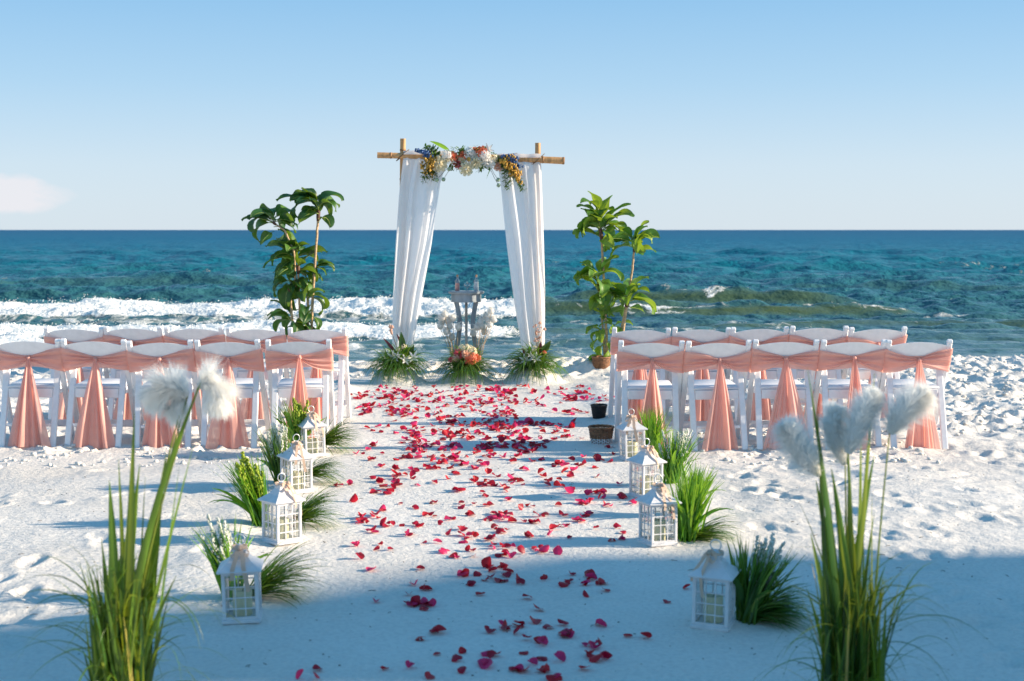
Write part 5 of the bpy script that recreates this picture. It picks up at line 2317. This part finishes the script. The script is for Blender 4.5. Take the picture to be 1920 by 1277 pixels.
reeds('tall reed bundle with two drooping white feather plumes, left foreground', 236, 1350,
      [(240, 384, 700, 15, .62), (230, 252, 770, 22, .5), (225, 205, 900, 24, .6), (245, 312, 848, 26, .55), (222, 232, 1000, 22, .3),
       (235, 262, 870, 18, .75), (250, 296, 960, 20, .9), (215, 190, 1010, 16, .4), (255, 330, 1080, 14, .5), (228, 222, 860, 14, .7),
       (240, 275, 990, 22, .35), (245, 300, 1020, 16, .8), (232, 245, 930, 22, .42)],
      31,
      [([(352, 742), (330, 728), (300, 730), (275, 752)], .02, 2600, .085, 245), ([(372, 725), (395, 712), (412, 735), (405, 770)], .02, 2600, .080, 240),
       ([(345, 745), (335, 765), (318, 775)], .02, 900, .06, 243)], 360)
reeds('tall reed bundle with four upright white feather plumes, right foreground', 1590, 1350,
      [(1585, 1514, 690, 18, .3), (1600, 1585, 760, 18, .6), (1590, 1560, 880, 26, .5), (1600, 1640, 850, 22, .6), (1580, 1530, 900, 24, .55),
       (1610, 1615, 800, 16, .8), (1575, 1520, 1000, 18, .9), (1595, 1590, 900, 26, .4), (1620, 1640, 960, 20, .25), (1600, 1570, 960, 22, .7),
       (1610, 1660, 1060, 16, .4), (1585, 1545, 1050, 18, .6), (1590, 1640, 700, 12, .85)],
      32,
      [([(1538, 890), (1510, 860), (1485, 825), (1468, 795)], .02, 2800, .075, 1580), ([(1585, 870), (1568, 830), (1560, 790), (1572, 765)], .02, 2400, .065, 1590),
       ([(1590, 850), (1605, 810), (1625, 770), (1648, 738)], .02, 2800, .072, 1598), ([(1668, 812), (1690, 782), (1715, 755), (1742, 738)], .02, 2800, .072, 1625)], 380)


# ------------------------------------------------------------------ rose petals
def petal_mesh(seed, mat):
    q = random.Random(seed)
    mb = MB()
    cup = q.uniform(.5, 1.5)
    curl = q.uniform(-.5, 1.2)
    tw = q.uniform(-.5, .5)
    el = q.uniform(.8, 1.15)

    def f(u, v):
        a = (u * 2 - 1)
        w = .5 * (math.sin(PI * min(1, .12 + v * .80)) ** .7)
        x = a * w * (1 + .1 * math.sin(v * 4 + seed))
        y = (v - .5) * el - .08 * a * a * (v > .6)
        z = cup * .42 * (a * a * w * 1.4) + curl * .30 * (v - .35) ** 2 + .05 * math.sin(a * 5 + seed) * v
        z += tw * a * (v - .5) * .35
        return (x * .045, y * .045, max(0, z) * .045)
    mb.grid(f, 6, 6)
    return mb.mesh('rose_petal', mat)


PM = []
for i, (mn, cn) in enumerate((('petal_crimson', 'crimson'), ('petal_red', 'red'), ('petal_pink', 'magenta'))):
    PM.append([petal_mesh(200 + i * 20 + j, M[mn]) for j in range(6)])
COLN = ['dark crimson', 'bright red', 'magenta pink']

# clusters read off the photograph: x, y, count, spread x, spread y
NEAR = [
    # foreground shade
    (594, 1258, 1, 0, 0), (565, 1274, 1, 0, 0), (594, 1275, 1, 0, 0), (722, 1257, 1, 0, 0), (769, 1254, 1, 0, 0), (788, 1201, 2, 5, 3), (805, 1272, 1, 0, 0),
    (867, 1225, 1, 0, 0), (855, 1240, 1, 0, 0), (866, 1262, 1, 0, 0), (920, 1233, 3, 14, 4), (913, 1252, 2, 6, 5), (971, 1258, 3, 12, 5), (981, 1227, 1, 0, 0),
    (999, 1247, 1, 0, 0), (1016, 1238, 1, 0, 0), (1020, 1262, 3, 14, 5), (1049, 1240, 1, 0, 0), (1046, 1274, 2, 9, 3), (1096, 1257, 1, 0, 0), (1113, 1217, 4, 14, 6),
    (1106, 1230, 2, 10, 3), (1137, 1237, 2, 8, 3), (1117, 1241, 1, 0, 0), (1178, 1195, 1, 0, 0), (1210, 1198, 1, 0, 0), (1016, 1206, 2, 6, 5), (1003, 1169, 1, 0, 0),
    (1028, 1179, 1, 0, 0), (1055, 1173, 1, 0, 0), (1127, 1176, 3, 9, 5), (918, 1187, 1, 0, 0), (945, 1179, 4, 14, 5), (972, 1176, 3, 6, 6), (971, 1190, 1, 0, 0),
    (788, 1135, 3, 12, 4), (805, 1134, 4, 12, 6), (797, 1145, 2, 8, 3), (704, 1130, 1, 0, 0), (777, 1098, 1, 0, 0), (799, 1107, 2, 6, 3), (767, 1117, 1, 0, 0),
    (881, 1098, 2, 8, 5), (900, 1117, 1, 0, 0), (937, 1092, 2, 8, 3), (989, 1124, 1, 0, 0), (975, 1096, 2, 9, 3), (1063, 1097, 3, 16, 5), (1021, 1089, 2, 7, 3),
    (1071, 1079, 1, 0, 0), (1104, 1081, 1, 0, 0), (1096, 1099, 2, 6, 2), (1129, 1096, 2, 8, 4), (1100, 1120, 1, 0, 0), (1250, 1131, 1, 0, 0), (1288, 1105, 1, 0, 0),
    # lit part, near to far
    (697, 1070, 1, 0, 0), (788, 1069, 1, 0, 0), (867, 1082, 2, 8, 3), (897, 1080, 1, 0, 0), (945, 1064, 2, 12, 4), (945, 1080, 1, 0, 0), (673, 1049, 1, 0, 0),
    (855, 1047, 2, 9, 3), (888, 1045, 1, 0, 0), (943, 1043, 4, 20, 4), (834, 1034, 2, 7, 4), (1015, 1034, 6, 26, 5), (1046, 1036, 2, 8, 4), (885, 1034, 2, 8, 3),
    (943, 1025, 5, 22, 5), (867, 1019, 2, 9, 4), (713, 1022, 1, 0, 0), (667, 1024, 2, 7, 2), (795, 1021, 1, 0, 0), (820, 1019, 1, 0, 0), (925, 1013, 4, 20, 4),
    (890, 1008, 3, 16, 3), (992, 1007, 2, 9, 3), (1168, 1013, 2, 9, 4), (1148, 1015, 1, 0, 0), (769, 1002, 3, 8, 5), (692, 998, 4, 12, 5), (785, 988, 3, 8, 5),
    (942, 1000, 4, 18, 4), (870, 996, 2, 8, 3), (960, 978, 5, 26, 5), (1005, 980, 4, 20, 5), (672, 975, 3, 10, 3), (710, 973, 2, 12, 3), (716, 957, 2, 8, 3),
    (825, 984, 1, 0, 0), (839, 976, 2, 10, 3), (912, 975, 3, 12, 3), (955, 967, 3, 14, 3), (1020, 967, 3, 12, 4), (1055, 988, 3, 12, 4), (1082, 978, 4, 13, 5),
    (1100, 967, 4, 14, 5), (1060, 968, 2, 10, 3), (884, 967, 2, 10, 2), (1146, 951, 2, 8, 3), (1135, 947, 1, 0, 0), (990, 951, 2, 10, 3), (920, 947, 2, 8, 5),
    (955, 940, 2, 8, 3), (813, 943, 3, 11, 3), (865, 945, 1, 0, 0), (661, 941, 1, 0, 0), (700, 925, 2, 11, 3), (726, 928, 2, 8, 2), (856, 923, 2, 7, 4),
    (908, 930, 2, 8, 4), (907, 912, 3, 14, 3), (925, 912, 2, 8, 3), (1048, 915, 2, 8, 2), (1072, 922, 3, 12, 3), (1105, 929, 3, 14, 4), (1130, 923, 4, 14, 4),
    (1168, 935, 2, 8, 2), (1195, 943, 4, 9, 5), (1162, 910, 1, 0, 0), (1107, 943, 2, 8, 2), (980, 911, 1, 0, 0), (630, 911, 2, 10, 2), (655, 909, 2, 8, 3),
    (715, 903, 3, 12, 4), (740, 910, 3, 9, 3), (815, 907, 2, 8, 3), (741, 898, 2, 8, 3), (745, 893, 2, 10, 2), (775, 899, 2, 8, 2), (840, 899, 1, 0, 0),
    (969, 904, 3, 12, 3), (1026, 904, 2, 8, 2), (1060, 887, 1, 0, 0), (856, 890, 2, 8, 3), (815, 880, 4, 16, 3), (745, 882, 3, 12, 3), (845, 879, 3, 10, 3),
    (905, 872, 3, 9, 4), (870, 870, 3, 10, 4), (825, 870, 3, 9, 4), (960, 864, 3, 11, 4), (1048, 871, 2, 8, 2), (978, 880, 1, 0, 0), (770, 860, 4, 14, 3),
    (765, 845, 2, 8, 3), (692, 863, 2, 7, 3), (1140, 840, 2, 6, 2), (1146, 853, 2, 6, 2), (668, 853, 1, 0, 0), (704, 835, 3, 8, 3), (714, 811, 2, 6, 2),
]
FAR = []
q = random.Random(44)
for (px, py, n, sx, sy) in NEAR:
    for j in range(n):
        FAR.append((px + (q.uniform(-1, 1) * sx if j else 0), py + (q.uniform(-1, 1) * sy if j else 0)))
BANDS = [(845, 12, 860, 80, 22), (830, 9, 890, 120, 26), (822, 8, 920, 90, 16), (965, 60, 900, 230, 34), (900, 40, 910, 230, 34), (860, 14, 900, 200, 34), (810, 20, 890, 190, 50), (1060, 50, 950, 190, 10), (1180, 55, 960, 200, 12), (838, 8, 960, 60, 34), (808, 6, 880, 120, 22), (798, 6, 940, 90, 20),
         (790, 7, 900, 90, 26), (778, 7, 870, 90, 30), (775, 5, 740, 50, 18), (765, 6, 730, 55, 26), (760, 6, 900, 110, 34), (752, 6, 860, 160, 30), (745, 5, 1010, 80, 18),
         (742, 5, 740, 70, 28), (735, 5, 850, 130, 30), (734, 4, 1010, 100, 22), (728, 3, 900, 190, 22), (770, 7, 1080, 45, 9), (750, 5, 1110, 40, 12), (800, 8, 1060, 60, 9)]
for (py, sy, px, sx, n) in BANDS:
    c = [(px + q.uniform(-1, 1) * sx, py + q.gauss(0, sy * .6)) for _ in range(max(2, n // 3))]
    for j in range(int(n * 1.45)):
        cc = c[q.randrange(len(c))] if q.random() < .6 else (px + q.uniform(-1.15, 1.15) * sx, py + q.gauss(0, sy * .8))
        FAR.append((cc[0] + q.gauss(0, 9), max(722 + q.random() * 5, cc[1] + q.gauss(0, 2.5))))
KEEP = [(a, b, .12) for a, b, c in LW] + [(BK1.x, BK1.y + .08, .12), (BK2.x, BK2.y + .05, .09)]
pts = []
for (px, py) in FAR:
    p = GG(px, py)
    if not (-1.6 < p.x < 2.4) or any(math.hypot(p.x - a, p.y - b) < r for a, b, r in KEEP):
        continue
    pts.append(p)
pts.sort(key=lambda p: p.y)
extra = MB()
NP = 300
petal_obs = []
for i, p in enumerate(pts):
    ci = q.choices((0, 1, 2), (.45, .33, .22) if p.y < 11 else (.25, .4, .35))[0]
    me = PM[ci][q.randrange(6)]
    sc = q.uniform(.62, 1.22) if p.y < 8 else q.uniform(.75, 1.35)
    rot = Euler((q.gauss(0, .24), q.gauss(0, .24), q.uniform(0, 6.28)))
    if q.random() < .08:
        rot = Euler((q.uniform(.7, 1.4), q.gauss(0, .3), q.uniform(0, 6.28)))
    if q.random() < .3:
        rot.x += PI * .92
    lift = .004 + .016 * sc * abs(math.sin(rot.x)) + (.008 * sc if abs(rot.x) > 2 else 0)
    if i < NP:
        o = link('rose_petal', me)
        o.location = (p.x, p.y, p.z + lift)
        o.rotation_euler = rot
        o.scale = (sc, sc, sc)
        side_ = 'left of centre' if p.x < -.45 else ('right of centre' if p.x > .45 else 'mid aisle')
        rown_ = ('shaded sand nearest the camera' if p.y < 5.3 else 'shaded sand by the first lanterns' if p.y < 6.5 else 'sunlit sand by the second lanterns' if p.y < 7.7
                 else 'sand by the third lanterns' if p.y < 8.8 else 'sand by the farthest lanterns' if p.y < 10 else 'sand between the chairs')
        pose = 'overturned' if abs(rot.x) > 2 else 'upright' if abs(rot.x) > .65 else 'tilted' if abs(rot.y) + abs(rot.x) > .35 else 'flat'
        size = 'large' if sc > 1.12 else 'small' if sc < .88 else 'medium'
        tag(o, f'{size} {pose} {COLN[ci]} rose petal {side_}, {rown_}', 'petal', 'rose petals scattered along the aisle')
    else:
        mt = Matrix.Translation((p.x, p.y, p.z + lift)) @ rot.to_matrix().to_4x4() @ Matrix.Scale(sc, 4)
        extra.cur = ci
        extra.add([mt @ v.co for v in me.vertices], [tuple(f.vertices) for f in me.polygons])
if extra.v:
    o = extra.obj('rose_petals', [M['petal_crimson'], M['petal_red'], M['petal_pink']])
    tag(o, 'crimson and pink rose petals strewn thickly on the far end of the aisle', 'petals', 'rose petals scattered along the aisle', 'stuff')

# small bits of shell and seaweed on the sand
mb = MB()
q = random.Random(9)
for k_ in range(520):
    x, y = q.uniform(-2.8, 3.4), q.uniform(4.5, 10)
    z = gz(x, y)
    a = q.uniform(0, 6.28)
    if q.random() < .25:
        L = q.uniform(.008, .035)
        mb.tube([(x, y, z + .002), (x + L * .5 * math.cos(a), y + L * .5 * math.sin(a), z + .004), (x + L * math.cos(a + .3), y + L * math.sin(a + .3), z + .002)], .0012, 4)
    else:
        mb.blob((x, y, z + .001), q.uniform(.0015, .004), 5, 3, 1.4, 1, .6, .3)
o = mb.obj('beach_debris', M['debris'])
tag(o, 'tiny dark bits of seaweed and shell dotted over the sand', 'debris', kind='stuff')
